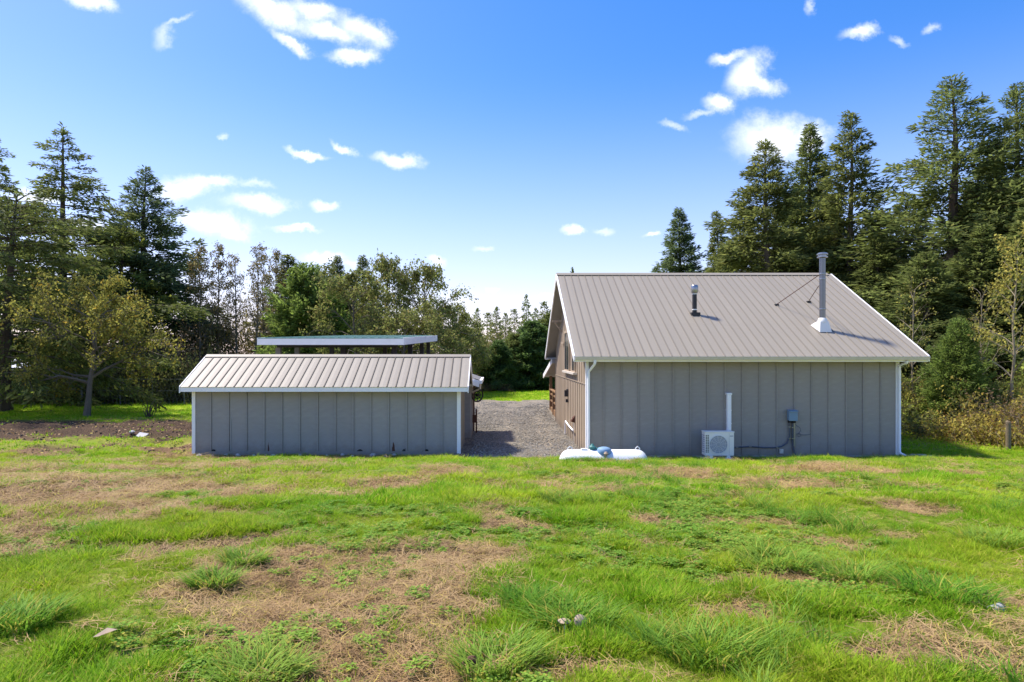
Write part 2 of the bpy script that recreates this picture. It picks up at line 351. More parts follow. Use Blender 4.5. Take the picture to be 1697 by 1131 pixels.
def gravel_mat():
    m = bpy.data.materials.new('gravel_surface'); m.use_nodes = True; nt = m.node_tree; N = nt.nodes.new; L = nt.links.new
    b = nt.nodes['Principled BSDF']; b.inputs['Roughness'].default_value = .95; b.inputs['Specular IOR Level'].default_value = .15
    g = N('ShaderNodeNewGeometry'); P = g.outputs['Position']
    v = N('ShaderNodeTexVoronoi'); v.inputs['Scale'].default_value = 26; L(P, v.inputs['Vector'])
    n = N('ShaderNodeTexNoise'); n.inputs['Scale'].default_value = .9; n.inputs['Detail'].default_value = 6; L(P, n.inputs['Vector'])
    sep = N('ShaderNodeSeparateColor'); L(v.outputs['Color'], sep.inputs[0])
    r = N('ShaderNodeValToRGB'); L(sep.outputs[0], r.inputs[0]); e = r.color_ramp.elements
    e[0].position = 0; e[0].color = (.07,.062,.05,1); e[1].position = 1; e[1].color = (.31,.275,.22,1); k = r.color_ramp.elements.new(.5); k.color = (.165,.147,.118,1)
    a = N('ShaderNodeAttribute'); a.attribute_name = 'track'
    mx = N('ShaderNodeMix'); mx.data_type = 'RGBA'; mf = N('ShaderNodeMath'); mf.operation = 'MULTIPLY'; L(a.outputs['Fac'], mf.inputs[0]); mf.inputs[1].default_value = .6
    L(mf.outputs[0], mx.inputs['Factor']); L(r.outputs[0], mx.inputs['A']); mx.inputs['B'].default_value = (.32,.275,.21,1)
    mr = N('ShaderNodeMapRange'); L(n.outputs['Fac'], mr.inputs[0]); mr.inputs[1].default_value = .3; mr.inputs[2].default_value = .7; mr.inputs[3].default_value = .75; mr.inputs[4].default_value = 1.25
    sc = N('ShaderNodeVectorMath'); sc.operation = 'SCALE'; L(mx.outputs['Result'], sc.inputs[0]); L(mr.outputs[0], sc.inputs['Scale']); L(sc.outputs[0], b.inputs['Base Color'])
    bp = N('ShaderNodeBump'); bp.inputs['Strength'].default_value = .8; bp.inputs['Distance'].default_value = .025; L(v.outputs['Distance'], bp.inputs['Height']); bp.invert = True; L(bp.outputs[0], b.inputs['Normal'])
    return m
M['gravel'] = gravel_mat()

# ------------------------------------------------------------------ mesh helpers
def np_mesh(name, V, F, material=None, smooth=False):
    V = np.asarray(V, np.float32); F = np.asarray(F, np.int32); k = F.shape[1]
    me = bpy.data.meshes.new(name); me.vertices.add(len(V)); me.vertices.foreach_set('co', V.ravel())
    me.loops.add(F.size); me.loops.foreach_set('vertex_index', F.ravel())
    me.polygons.add(len(F)); me.polygons.foreach_set('loop_start', np.arange(0, F.size, k, dtype=np.int32))
    me.polygons.foreach_set('loop_total', np.full(len(F), k, np.int32))
    if smooth: me.polygons.foreach_set('use_smooth', np.ones(len(F), bool))
    me.update(calc_edges=True)
    if material: me.materials.append(material)
    return me
class MB:
    def __init__(s): s.v = []; s.f = []
    def add(s, vs, fs):
        o = len(s.v); s.v += [tuple(p) for p in vs]; s.f += [tuple(i + o for i in f) for f in fs]; return s
    def box(s, x0, x1, y0, y1, z0, z1):
        return s.add([(x, y, z) for x in (x0, x1) for y in (y0, y1) for z in (z0, z1)],
                     [(0,1,3,2),(4,6,7,5),(0,4,5,1),(2,3,7,6),(0,2,6,4),(1,5,7,3)])
    def prism(s, poly, axis, a, b):
        """poly: list of 2d points; extruded along axis 'x' (poly in y,z), 'y' (x,z) or 'z' (x,y)"""
        f3 = {'x': lambda p, t: (t, p[0], p[1]), 'y': lambda p, t: (p[0], t, p[1]), 'z': lambda p, t: (p[0], p[1], t)}[axis]
        n = len(poly); vs = [f3(p, a) for p in poly] + [f3(p, b) for p in poly]
        return s.add(vs, [tuple(range(n))[::-1], tuple(range(n, 2 * n))] + [(i, (i + 1) % n, n + (i + 1) % n, n + i) for i in range(n)])
    def tube(s, path, rad, n=8, cap=True):
        path = [Vector(p) for p in path]; rr = rad if isinstance(rad, (list, tuple)) else [rad] * len(path)
        rings = []; up = None
        for i, p in enumerate(path):
            t = (path[min(i + 1, len(path) - 1)] - path[max(i - 1, 0)]).normalized()
            if up is None: up = Vector((0, 0, 1)) if abs(t.z) < .9 else Vector((1, 0, 0))
            a = t.cross(up)
            if a.length < 1e-4: a = t.cross(Vector((0, 1, 0)))
            a.normalize(); b = a.cross(t).normalized(); up = b
            rings.append([p + (a * math.cos(2 * math.pi * k / n) + b * math.sin(2 * math.pi * k / n)) * rr[i] for k in range(n)])
        vs = [q for r_ in rings for q in r_]; fs = []
        for i in range(len(path) - 1):
            for k in range(n): fs.append((i * n + k, i * n + (k + 1) % n, (i + 1) * n + (k + 1) % n, (i + 1) * n + k))
        if cap: fs.append(tuple(range(n))); fs.append(tuple(range((len(path) - 1) * n, len(path) * n))[::-1])
        return s.add(vs, fs)
    def lathe(s, prof, c, n=20, axis='z'):
        vs = []
        for (r_, h) in prof:
            for k in range(n):
                a = 2 * math.pi * k / n; x, y = r_ * math.cos(a), r_ * math.sin(a)
                vs.append({'z': (c[0] + x, c[1] + y, c[2] + h), 'x': (c[0] + h, c[1] + x, c[2] + y), 'y': (c[0] + x, c[1] + h, c[2] + y)}[axis])
        fs = [(i * n + k, i * n + (k + 1) % n, (i + 1) * n + (k + 1) % n, (i + 1) * n + k) for i in range(len(prof) - 1) for k in range(n)]
        fs += [tuple(range(n)), tuple(range((len(prof) - 1) * n, len(prof) * n))]
        return s.add(vs, fs)
    def mesh(s, name, material, smooth=False, off=(0, 0, 0)):
        me = bpy.data.meshes.new(name); me.from_pydata([(x - off[0], y - off[1], z - off[2]) for x, y, z in s.v], [], s.f); me.update()
        import bmesh
        bm = bmesh.new(); bm.from_mesh(me); bmesh.ops.recalc_face_normals(bm, faces=bm.faces); bm.to_mesh(me); bm.free()
        if smooth:
            for p in me.polygons: p.use_smooth = True
            try: me.set_sharp_from_angle(angle=R(40))
            except Exception: pass
        me.materials.append(material); return me
def wloc(o):
    p = Vector(o.location); q = o.parent
    while q: p += q.location; q = q.parent
    return p
def tag(o, label=None, cat=None, group=None, kind=None):
    for k, v in (('label', label), ('category', cat), ('group', group), ('kind', kind)):
        if v: o[k] = v
    return o
def part(name, mb, material, parent, smooth=False, bevel=0):
    """a part built in world coordinates, parented to its thing"""
    me = mb.mesh(name, material, smooth, wloc(parent)); o = bpy.data.objects.new(name, me); COL.objects.link(o); o.parent = parent
    if bevel: bv = o.modifiers.new('bevel', 'BEVEL'); bv.width = bevel; bv.segments = 2; bv.limit_method = 'ANGLE'
    return o
def again(o, d=(0, 0, 0)):
    c = o.copy(); COL.objects.link(c); c.parent = o.parent; c.location = Vector(o.location) + Vector(d); return c
def thing(name, label, cat, loc, group=None):
    o = bpy.data.objects.new(name, None); COL.objects.link(o); o.location = loc; o.empty_display_size = .3
    return tag(o, label, cat, group)
def solo(name, mb, material, label, cat, loc, group=None, smooth=False):
    me = mb.mesh(name, material, smooth, loc); o = bpy.data.objects.new(name, me); COL.objects.link(o); o.location = loc
    return tag(o, label, cat, group)

# ------------------------------------------------------------------ ground
def axis_pts(segs):
    out = []
    for a, b, s in segs: out += list(np.arange(a, b - 1e-6, s))
    return np.array(out + [segs[-1][1]])
xs_p = axis_pts([(0, 4.5, .07), (4.5, 14, .14), (14, 30, .5), (30, 60, 2), (60, 400, 20)])
gx = np.concatenate([-xs_p[:0:-1], xs_p])
gy = axis_pts([(-60, -4, 6), (-4, 2, .5), (2, 6.5, .06), (6.5, 12, .11), (12, 31, .19), (31, 60, .6), (60, 120, 5), (120, 900, 60)])
XX, YY = np.meshgrid(gx, gy)
ZZ = gz(XX, YY)
so, dk = soil(XX, YY)
ZZ = ZZ - so * .015 * (YY < 25) + dk * (fbm(XX * 5, YY * 5, 77, 2) - .5) * .05
nx_, ny_ = len(gx), len(gy)
idx = np.arange(nx_ * ny_).reshape(ny_, nx_)
quads = np.stack([idx[:-1, :-1], idx[:-1, 1:], idx[1:, 1:], idx[1:, :-1]], -1).reshape(-1, 4)
me = np_mesh('ground', np.stack([XX, YY, ZZ], -1).reshape(-1, 3), quads, M['ground'], True)
for nm, arr in (('soil', so), ('dark', dk)):
    a = me.attributes.new(nm, 'FLOAT', 'POINT'); a.data.foreach_set('value', arr.ravel().astype(np.float32))
ground = bpy.data.objects.new('ground', me); COL.objects.link(ground); ground['kind'] = 'structure'

def gravel_mask(x, y):
    n = (fbm(x * 1.5, y * 1.5, 71, 4) - .5); w = sstep(27, 33, y)
    lo = -1.3 - 11 * w; hi = 3.0 + 16 * w
    front = 18.75 + n * 1.1 + .10 * np.abs(x - 1)
    back = 38.6 + n * 2.5 + .06 * (x - 1)
    return (x > lo + n * .3) & (x < hi) & (y > front) & (y < back)
ggx = np.arange(-13, 20, .16); ggy = np.arange(18, 40.5, .16)
AX, AY = np.meshgrid(ggx, ggy); keep = gravel_mask(AX[:-1, :-1] + .08, AY[:-1, :-1] + .08)
AZ = np.maximum(gz(AX, AY), gz0(AX, AY)) + .03 + (fbm(AX * 2.5, AY * 2.5, 81, 3) - .5) * .03
idx = np.arange(AX.size).reshape(AX.shape)
q = np.stack([idx[:-1, :-1], idx[:-1, 1:], idx[1:, 1:], idx[1:, :-1]], -1)[keep]
used, inv = np.unique(q, return_inverse=True)
V = np.stack([AX, AY, AZ], -1).reshape(-1, 3)[used]
me = np_mesh('gravel_driveway', V, inv.reshape(-1, 4), M['gravel'], True)
tr = np.maximum(np.exp(-((V[:, 0] - .3 - .02 * (V[:, 1] - 19) + .4 * (fbm(V[:, 1] * .2, V[:, 1] * 0, 5, 2) - .5)) / .28) ** 2), np.exp(-((V[:, 0] - 1.75 - .02 * (V[:, 1] - 19)) / .28) ** 2)) * sstep(20, 22.5, V[:, 1])
tr = np.maximum(tr * (.5 + fbm(V[:, 0] * 3, V[:, 1] * .8, 91, 3)), sstep(29, 35, V[:, 1]) * .8)
a = me.attributes.new('track', 'FLOAT', 'POINT'); a.data.foreach_set('value', np.clip(tr, 0, 1).astype(np.float32))
grv = bpy.data.objects.new('gravel_driveway', me); COL.objects.link(grv); grv['kind'] = 'structure'
# ------------------------------------------------------------------ building helpers
def slope_strips(parent, x0, x1, ye, ze, yr, zr, n, mroof, mrib, rib=.05, rh=.022):
    w = (x1 - x0) / n
    d = Vector((0, yr - ye, zr - ze)); nrm = Vector((0, -(zr - ze), yr - ye)).normalized()
    if nrm.z < 0: nrm = -nrm
    def at_(x, t, h): p = Vector((x, ye, ze)) + d * t + nrm * h; return tuple(p)
    m = MB(); prof = [(0.003, 0), (w * .5, .004), (w - .003, 0)]
    vs = [at_(x0 + a, t, h + .006) for t in (0, 1) for a, h in prof] + [at_(x0 + a, t, -.002) for t in (0, 1) for a in (.003, w - .003)]
    m.add(vs, [(0,1,4,3),(1,2,5,4),(0,6,7,2,1),(3,4,5,9,8),(6,8,9,7),(0,3,8,6),(2,7,9,5)])
    p = part('roof_panel', m, mroof, parent)
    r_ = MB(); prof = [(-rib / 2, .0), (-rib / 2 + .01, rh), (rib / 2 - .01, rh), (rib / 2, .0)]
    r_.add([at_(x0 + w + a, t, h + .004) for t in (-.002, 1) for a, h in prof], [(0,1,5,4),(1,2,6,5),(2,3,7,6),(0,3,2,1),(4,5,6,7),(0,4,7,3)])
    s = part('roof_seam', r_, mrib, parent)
    for i in range(1, n):
        again(p, (w * i, 0, 0))
        if i < n - 1: again(s, (w * i, 0, 0))
def poly_panel(name, parent, poly, x, th, material):
    """upright board in a wall that faces -x, outline given in (y, z)"""
    return part(name, MB().prism(poly, 'x', x, x + th), material, parent)
def clip_gable(y0, y1, zb, top):
    ys = [y0, y1]
    return ys

# ------------------------------------------------------------------ the house
HX0, HX1, HY0, HY1 = 2.731, 12.127, 19.3, 29.1
RX0, RX1, EYF, EYB, RY, EZ, RZ = 2.318, 12.77, 18.9, 29.9, 24.4, 3.06, 6.17
pitch = (RZ - EZ) / (RY - EYF)
def house_roof(y): return EZ + pitch * (y - EYF) if y < RY else EZ + pitch * (EYB - y)
house = thing('house', 'grey board and batten house with steep taupe metal roof and side porch', 'house', (HX0, HY0, 0))
zt = lambda y: house_roof(y) - .13
core = [(HY0 + .03, -.3), (HY1, -.1), (HY1, zt(HY1)), (RY, zt(RY)), (HY0 + .03, zt(HY0 + .03))]
part('wall', MB().prism(core, 'x', HX0 + .03, HX1 - .0), M['siding'], house)
# front boards and battens
n = 18; w = (HX1 - HX0) / n; first = None
for i in range(n):
    x0 = HX0 + i * w
    if first is None:
        m = MB().box(x0 + .03, x0 + w - .004, HY0 + .004, HY0 + .03, .02, 2.885); first = part('siding_panel', m, M['siding'], house)
    else:
        again(first, (w * i, 0, 0))
b0 = None
for i in range(1, n):
    x = HX0 + i * w
    if b0 is None: b0 = part('batten', MB().box(x - .022, x + .022, HY0 - .022, HY0 + .004, .02, 2.885), M['siding'], house)
    else: again(b0, (w * (i - 1), 0, 0))
part('base_board', MB().box(HX0 + .02, HX1 - .02, HY0 - .003, HY0 + .02, -.12, .03), M['concrete'], house)
# gable boards and battens
n = 19; wy = (HY1 - HY0) / n
for i in range(n):
    a, b = HY0 + i * wy, HY0 + (i + 1) * wy
    top = [(b, zt(b)), (a, zt(a))] if not (a < RY < b) else [(b, zt(b)), (RY, zt(RY)), (a, zt(a))]
    poly_panel('siding_panel', house, [(a + .003, -.05), (b - .003, -.05)] + top, HX0 + .002, .028, M['sunlit_tan_siding'])
    if i: poly_panel('batten', house, [(a - .03, -.05), (a + .03, -.05), (a + .03, zt(a) - .03), (a - .03, zt(a) - .03)], HX0 - .020, .0215, M['sunlit_tan_siding'])
part('belt_board', MB().box(HX0 - .026, HX0 - .0205, HY0 + .1, HY1 - .1, 2.17, 2.20), M['sunlit_tan_siding'], house)
# corner boards
part('corner_trim', MB().box(HX0 - .03, HX0 + .062, HY0 - .030, HY0 + .06, -.05, 2.884), M['white'], house)
part('corner_trim', MB().box(HX1 - .07, HX1 + .03, HY0 - .030, HY0 + .09, -.05, 2.884), M['white'], house)
part('corner_trim', MB().box(HX0 - .035, HX0 + .06, HY1 - .05, HY1 + .03, -.05, 2.9), M['sunlit_tan_siding'], house)
# roof deck, panels, trim
deck = [(EYF, EZ - .03), (RY, RZ - .03), (EYB, EZ - .03), (EYB, EZ - .12), (RY, RZ - .125), (EYF, EZ - .12)]
part('roof_deck', MB().prism(deck, 'x', RX0 + .01, RX1 - .01), M['soffit'], house)
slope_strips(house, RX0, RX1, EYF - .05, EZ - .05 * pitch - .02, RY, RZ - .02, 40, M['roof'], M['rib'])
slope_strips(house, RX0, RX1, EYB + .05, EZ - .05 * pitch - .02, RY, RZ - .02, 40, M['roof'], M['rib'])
part('ridge_cap', MB().prism([(RY - .17, RZ - .065), (RY, RZ + .035), (RY + .17, RZ - .065), (RY + .16, RZ - .08), (RY, RZ + .015), (RY - .16, RZ - .08)], 'x', RX0 - .02, RX1 - .15), M['roof'], house)
part('soffit', MB().box(RX0 + .03, RX1 - .03, EYF + .03, HY0 - .032, 2.888, 2.905), M['soffit'], house)
part('soffit', MB().box(RX0 + .03, RX1 - .03, HY1 + .04, EYB - .03, 2.888, 2.905), M['soffit'], house)
part('fascia', MB().box(RX0 + .005, RX1 - .005, EYF - .002, EYF + .03, 2.862, EZ - .04), M['white'], house)
part('fascia', MB().box(RX0 + .005, RX1 - .005, EYB - .03, EYB, 2.862, EZ - .04), M['white'], house)
def rake(x0, x1, ya, za, yb, zb, material, parent, dep=.15):
    return part('rake_board', MB().prism([(ya, za), (yb, zb), (yb, zb - dep), (ya, za - dep)], 'x', x0, x1), material, parent)
for xa, xb in ((RX0 - .03, RX0 + .008), (RX1 - .008, RX1 + .03)):
    rake(xa, xb, EYF - .03, EZ - .03 * pitch + .0, RY, RZ + .0, M['white'], house, .17)
    rake(xa, xb, EYB + .03, EZ - .03 * pitch + .0, RY, RZ + .0, M['white'], house, .17)
gut = [(EYF - .004, EZ - .045), (EYF - .11, EZ - .045), (EYF - .125, EZ - .06), (EYF - .10, EZ - .14), (EYF - .004, EZ - .145)]
part('gutter', MB().prism(gut, 'x', RX0 + .0, RX1 - .02), M['gutter'], house)
gl = MB().prism([(EYF - .108, EZ - .04), (EYF - .132, EZ - .04), (EYF - .132, EZ - .058), (EYF - .108, EZ - .0445)], 'x', RX0 - .005, RX1 - .015)
part('gutter_lip', gl, M['gutter'], house)
# downspouts
xd = HX0 + .085
part('downspout', MB().tube([(xd + .10, EYF - .06, 2.93), (xd + .10, EYF - .06, 2.84), (xd + .085, EYF - .03, 2.78), (xd + .01, HY0 - .12, 2.62), (xd - .03, HY0 - .075, 2.55), (xd - .03, HY0 - .075, .05)], .040, 10), M['white'], house, True)
xd = HX1 + .0
part('downspout', MB().tube([(xd, EYF - .05, 2.9), (xd, EYF - .03, 2.84), (xd, HY0 - .10, 2.76), (xd, HY0 - .075, 2.70), (xd, HY0 - .075, .16), (xd + .02, HY0 - .12, .10), (xd + .10, HY0 - .22, .05)], .040, 10), M['white'], house, True)
# gable windows
for (ya, yb, za, zb) in ((23.55, 25.1, 2.47, 4.0), (21.75, 22.7, 2.47, 4.0)):
    fr = MB()
    for (a, b, c, d) in ((ya, ya + .09, za, zb), (yb - .09, yb, za, zb), (ya + .09, yb - .09, zb - .09, zb), (ya + .09, yb - .09, za, za + .05)):
        fr.box(HX0 - .055, HX0 + .01, a, b, c, d)
    f = part('window', fr, M['sunlit_tan_siding'], house)
    part('pane', MB().box(HX0 - .034, HX0 - .02, ya + .088, yb - .088, za + .04, zb - .08), M['glass'], f)
    part('sash_bar', MB().box(HX0 - .045, HX0 - .033, (ya + yb) / 2 - .02, (ya + yb) / 2 + .02, za + .045, zb - .085), M['sunlit_tan_siding'], f)
part('window_sill', MB().box(HX0 - .13, HX0 + .0, 21.6, 25.25, 2.40, 2.47), M['gutter'], house)
part('window_header', MB().box(HX0 - .08, HX0 + .0, 25.1, 25.9, 3.52, 3.58), M['sunlit_tan_siding'], house)
# gable lamp, bracket, wall fittings
lm = MB().lathe([(.02, 0), (.06, .02), (.07, .08), (.04, .12)], (HX0 - .14, 24.4, 4.9), 12); lm.box(HX0 - .13, HX0, 24.37, 24.43, 4.97, 5.0)
part('gable_lamp', lm, M['white'], house)
part('bracket', MB().box(HX0 - .42, HX0 - .005, 26.2, 26.28, 4.42, 4.5).tube([(HX0 - .35, 26.24, 4.44), (HX0 - .02, 26.24, 4.02)], .035, 6), M['sunlit_tan_siding'], house)
part('wall_lamp', MB().box(HX0 - .06, HX0 - .002, 24.1, 24.3, 1.74, 1.78).box(HX0 - .14, HX0 - .005, 24.12, 24.28, 1.50, 1.74).box(HX0 - .10, HX0 - .005, 24.14, 24.26, 1.28, 1.40), M['darkpost'], house)
part('wall_vent', MB().prism([(HX0 - .02, .98), (HX0 - .02, .74), (HX0 - .16, .78)], 'y', 21.95, 22.2), M['rust'], house)
part('drain_pipe', MB().tube([(HX0 - .07, 24.6, .05), (HX0 - .07, 24.6, .50), (HX0 - .09, 24.3, .56), (HX0 - .11, 23.0, .52), (HX0 - .09, 21.9, .48)], .028, 8), M['white'], house, True)
part('drain_pipe', MB().tube([(HX0 - .05, 22.05, .75), (HX0 - .05, 22.05, .02)], .018, 6), M['gutter'], house, True)
# back porch
pr = [(HY1 + .02, 2.86), (34.2, 2.02), (34.2, 1.90), (HY1 + .02, 2.70)]
part('porch_roof', MB().prism(pr, 'x', 2.56, 9.5), M['soffit'], house)
part('rake_board', MB().prism([(HY1 + .04, 2.90), (34.24, 2.06), (34.24, 1.84), (HY1 + .04, 2.68)], 'x', 2.52, 2.555), M['white'], house)
part('porch_deck', MB().box(2.80, 9.3, HY1 + .05, 33.3, -.1, .42), M['brownwood'], house)
for y in (29.5, 31.3, 33.05):
    part('porch_post', MB().box(2.76, 2.90, y - .07, y + .07, .0, 1.30 if y < 32.5 else 2.0), M['brownwood'], house)
part('porch_post', MB().box(6.0, 6.14, 33.0, 33.14, .4, 2.0), M['brownwood'], house)
part('porch_rail', MB().box(2.75, 2.91, 29.43, 33.1, 1.30, 1.345), M['brownwood'], house)
for z in (.72, 1.05): part('porch_rail', MB().box(2.80, 2.85, 29.56, 33.0, z, z + .07), M['brownwood'], house)
part('porch_rail', MB().box(2.92, 6.0, 33.02, 33.10, 1.30, 1.345), M['brownwood'], house)
part('porch_rail', MB().box(2.92, 6.0, 33.04, 33.09, .85, .92), M['brownwood'], house)
# roof vent and flue
def on_roof(u, v):
    y = 10.66 / (.565 - (590 - v) / 1060); x = (u - U0) / FPX * y; return x, y, house_roof(y)
x, y, z = on_roof(1151, 521)
vp = part('vent_pipe', MB().lathe([(.075, -.05), (.075, .86)], (x, y, z), 16), M['blackpipe'], house, True)
part('pipe_cap', MB().lathe([(.10, 0), (.118, .03), (.118, .22), (.10, .26), (.08, .27)], (x, y, z + .70), 16), M['galv'], vp, True)
part('pipe_band', MB().lathe([(.082, 0), (.082, .03)], (x, y, z + .655), 16).lathe([(.082, 0), (.082, .035)], (x, y, z + .13), 16), M['flash'], vp)
part('pipe_flashing', MB().prism([(x - .14, y - .12), (x + .16, y - .12), (x + .16, y + .12), (x - .14, y + .12)], 'z', z - .13, z + .05), M['blackpipe'], vp)
x, y, z = on_roof(1363, 546)
fl = part('flue_pipe', MB().lathe([(.092, .1), (.092, 2.32)], (x, y, z), 24), M['stainless'], house, True)
part('flue_cap', MB().lathe([(.10, 0), (.16, .02), (.16, .05), (.12, .06), (.12, .10), (.165, .11), (.165, .14), (.12, .17), (.03, .18)], (x, y, z + 2.26), 24), M['galv'], fl, True)
for h in (.62, 1.58, 1.74): part('flue_band', MB().lathe([(.10, 0), (.104, .01), (.104, .03), (.10, .04)], (x, y, z + h), 24), M['galv'], fl, True)
part('storm_collar', MB().lathe([(.10, .19), (.125, .15), (.15, .08), (.15, .04), (.14, .03)], (x, y, z + .17), 24), M['flash'], fl, True)
bx = MB(); k = 12
bot = [(x - .18, y - .20), (x + .20, y - .20), (x + .20, y + .22), (x - .27, y + .22)]
topc = [(x - .13, y - .13), (x + .13, y - .13), (x + .13, y + .13), (x - .13, y + .13)]
bx.add([(a, b, house_roof(b) + .012) for a, b in bot] + [(a, b, z + .24) for a, b in topc], [(0,1,5,4),(1,2,6,5),(2,3,7,6),(3,0,4,7),(4,5,6,7),(0,3,2,1)])
part('flue_flashing', bx, M['flash'], fl)
for (u, v, h) in ((1287, 506, 1.72), (1340, 501, 1.38)):
    a, b, c = on_roof(u, v)
    part('flue_brace', MB().tube([(x - .11, y + .02, z + h), (a, b, c + .02)], .012, 6), M['rust'], fl)
    part('brace_foot', MB().box(a - .06, a + .06, b - .05, b + .05, c - .03, c + .035), M['blackpipe'], fl)

# ------------------------------------------------------------------ the shed
SX0, SX1, SY0, SYB = -9.33, -1.115, 19.7, 22.55
TX0, TX1, TYF, TYR, TYB, TEZ, TRZ = -9.547, -.858, 19.35, 21.13, 22.91, 2.127, 3.06
sp = (TRZ - TEZ) / (TYR - TYF)
def shed_roof(y): return TEZ + sp * (y - TYF) if y < TYR else TEZ + sp * (TYB - y)
shed = thing('shed', 'low grey board and batten shed with pale metal roof and white trim', 'shed', (SX0, SY0, 0))
zs = lambda y: shed_roof(y) - .10
part('wall', MB().prism([(SY0 + .03, -.25), (SYB, -.2), (SYB, zs(SYB)), (TYR, zs(TYR)), (SY0 + .03, zs(SY0 + .03))], 'x', SX0 + .03, SX1 - .03), M['shed_siding'], shed)
n = 15; w = (SX1 - SX0) / n; f0 = b0 = None
for i in range(n):
    if f0 is None: f0 = part('siding_panel', MB().box(SX0 + .03, SX0 + w - .004, SY0 + .004, SY0 + .03, .09, 1.985), M['shed_siding'], shed)
    else: again(f0, (w * i, 0, 0))
for i in range(1, n):
    x = SX0 + i * w
    if b0 is None: b0 = part('batten', MB().box(x - .024, x + .024, SY0 - .024, SY0 + .004, .10, 1.985), M['shed_siding'], shed)
    else: again(b0, (w * (i - 1), 0, 0))
part('base_board', MB().box(SX0 + .06, SX1 - .06, SY0 - .028, SY0 + .02, -.12, .10), M['shed_siding'], shed)
# rotted spots along the foot of the wall
random.seed(5)
for (u, ww, hh) in ((353,.16,.08),(445,.05,.30),(556,.06,.08),(596,.22,.07),(652,.10,.30),(670,.14,.10),(706,.22,.07)):
    x = (u - U0) * SY0 / FPX; pts = []
    for k in range(9):
        a = math.pi * k / 8; pts.append((x + math.cos(a) * ww / 2 * random.uniform(.7, 1.1), .10 + math.sin(a) * hh * random.uniform(.5, 1)))
    part('rotted_board_edge', MB().prism(pts, 'y', SY0 - .0, SY0 + .02), M['rust' if hh > .2 else 'dark'], shed)
part('paint_bare_strip', MB().box(-8.17, -8.155, SY0 - .019, SY0 - .0, .12, 1.08), M['concrete'], shed)
# right end wall: boards and battens
n = 7; wy = (SYB - SY0) / n
for i in range(n):
    a, b = SY0 + i * wy, SY0 + (i + 1) * wy
    top = [(b, zs(b)), (a, zs(a))] if not (a < TYR < b) else [(b, zs(b)), (TYR, zs(TYR)), (a, zs(a))]
    poly_panel('siding_panel', shed, [(a + .003, .0), (b - .003, .0)] + top, SX1 - .028, .024, M['sunlit_tan_siding'])
    poly_panel('siding_panel', shed, [(a + .003, .0), (b - .003, .0)] + top, SX0 + .002, .026, M['sunlit_tan_siding'])
    if i: poly_panel('batten', shed, [(a - .03, .0), (a + .03, .0), (a + .03, zs(a) - .03), (a - .03, zs(a) - .03)], SX1 - .003, .026, M['sunlit_tan_siding'])
part('corner_trim', MB().box(SX0 - .025, SX0 + .075, SY0 - .030, SY0 + .06, -.04, 1.984), M['white'], shed)
part('corner_trim', MB().box(SX1 - .085, SX1 + .028, SY0 - .030, SY0 + .06, -.04, 1.984), M['white'], shed)
deck = [(TYF, TEZ - .03), (TYR, TRZ - .03), (TYB, TEZ - .03), (TYB, TEZ - .10), (TYR, TRZ - .10), (TYF, TEZ - .10)]
part('roof_deck', MB().prism(deck, 'x', TX0 + .01, TX1 - .01), M['soffit'], shed)
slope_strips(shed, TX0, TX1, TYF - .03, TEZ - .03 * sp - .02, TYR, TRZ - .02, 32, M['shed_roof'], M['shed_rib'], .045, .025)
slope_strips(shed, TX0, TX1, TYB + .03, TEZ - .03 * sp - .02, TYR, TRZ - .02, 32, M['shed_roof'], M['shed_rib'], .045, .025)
part('ridge_cap', MB().prism([(TYR - .14, TRZ - .05), (TYR, TRZ + .03), (TYR + .14, TRZ - .05), (TYR + .13, TRZ - .065), (TYR, TRZ + .01), (TYR - .13, TRZ - .065)], 'x', TX0 - .01, TX1 + .01), M['shed_roof'], shed)
part('fascia', MB().box(TX0 - .0, TX1 - .0, TYF - .012, TYF + .025, 1.952, TEZ - .035), M['white'], shed)
part('fascia', MB().box(TX0 - .0, TX1 - .0, TYB - .025, TYB + .012, 1.952, TEZ - .035), M['white'], shed)
part('soffit', MB().box(TX0 + .03, TX1 - .03, TYF + .027, SY0 - .032, 1.986, 2.0), M['soffit'], shed)
for xa, xb in ((TX0 - .03, TX0 - .002), (TX1 + .002, TX1 + .03)):
    rake(xa, xb, TYF - .03, TEZ - .01, TYR, TRZ + .008, M['white'], shed, .20)
    rake(xa, xb, TYB + .03, TEZ - .01, TYR, TRZ + .008, M['white'], shed, .20)

# lean-to at the far right end of the shed
ln = thing('lean_to', 'small dark lean-to with drooping grey roof behind the right end of the shed', 'lean-to', (-1.5, 24.5, 0))
LX0, LX1, LY0, LY1 = -3.0, -.93, 23.3, 25.6
part('wall', MB().box(LX0, LX1, LY0, LY1, -.1, 2.1), M['shed_siding'], ln)
for k in range(6): part('batten', MB().box(LX1, LX1 + .02, LY0 + .1 + k * .42, LY0 + .15 + k * .42, .0, 2.05), M['shed_siding'], ln)
lr = lambda x: 2.62 - .34 * (x + 1.9)
part('roof', MB().prism([(-3.1, lr(-3.1)), (-.60, lr(-.60)), (-.60, lr(-.60) - .09), (-3.1, lr(-3.1) - .09)], 'y', 22.93, 26.2), M['rib'], ln)
part('fascia', MB().prism([(-3.1, lr(-3.1) - .03), (-.60, lr(-.60) - .03), (-.60, lr(-.60) - .27), (-3.1, lr(-3.1) - .27)], 'y', 22.895, 22.925), M['white'], ln)
part('gutter', MB().box(-.597, -.50, 22.9, 26.25, lr(-.6) - .14, lr(-.6) - .015), M['white'], ln)
part('downspout', MB().tube([(-.55, 23.0, lr(-.6) - .12), (-.57, 23.0, 1.86), (-.86, 23.2, 1.72)], .03, 8), M['gutter'], ln, True)
part('corner_post', MB().box(-.97, -.86, 25.6, 25.72, -.1, 2.1), M['rust'], ln)

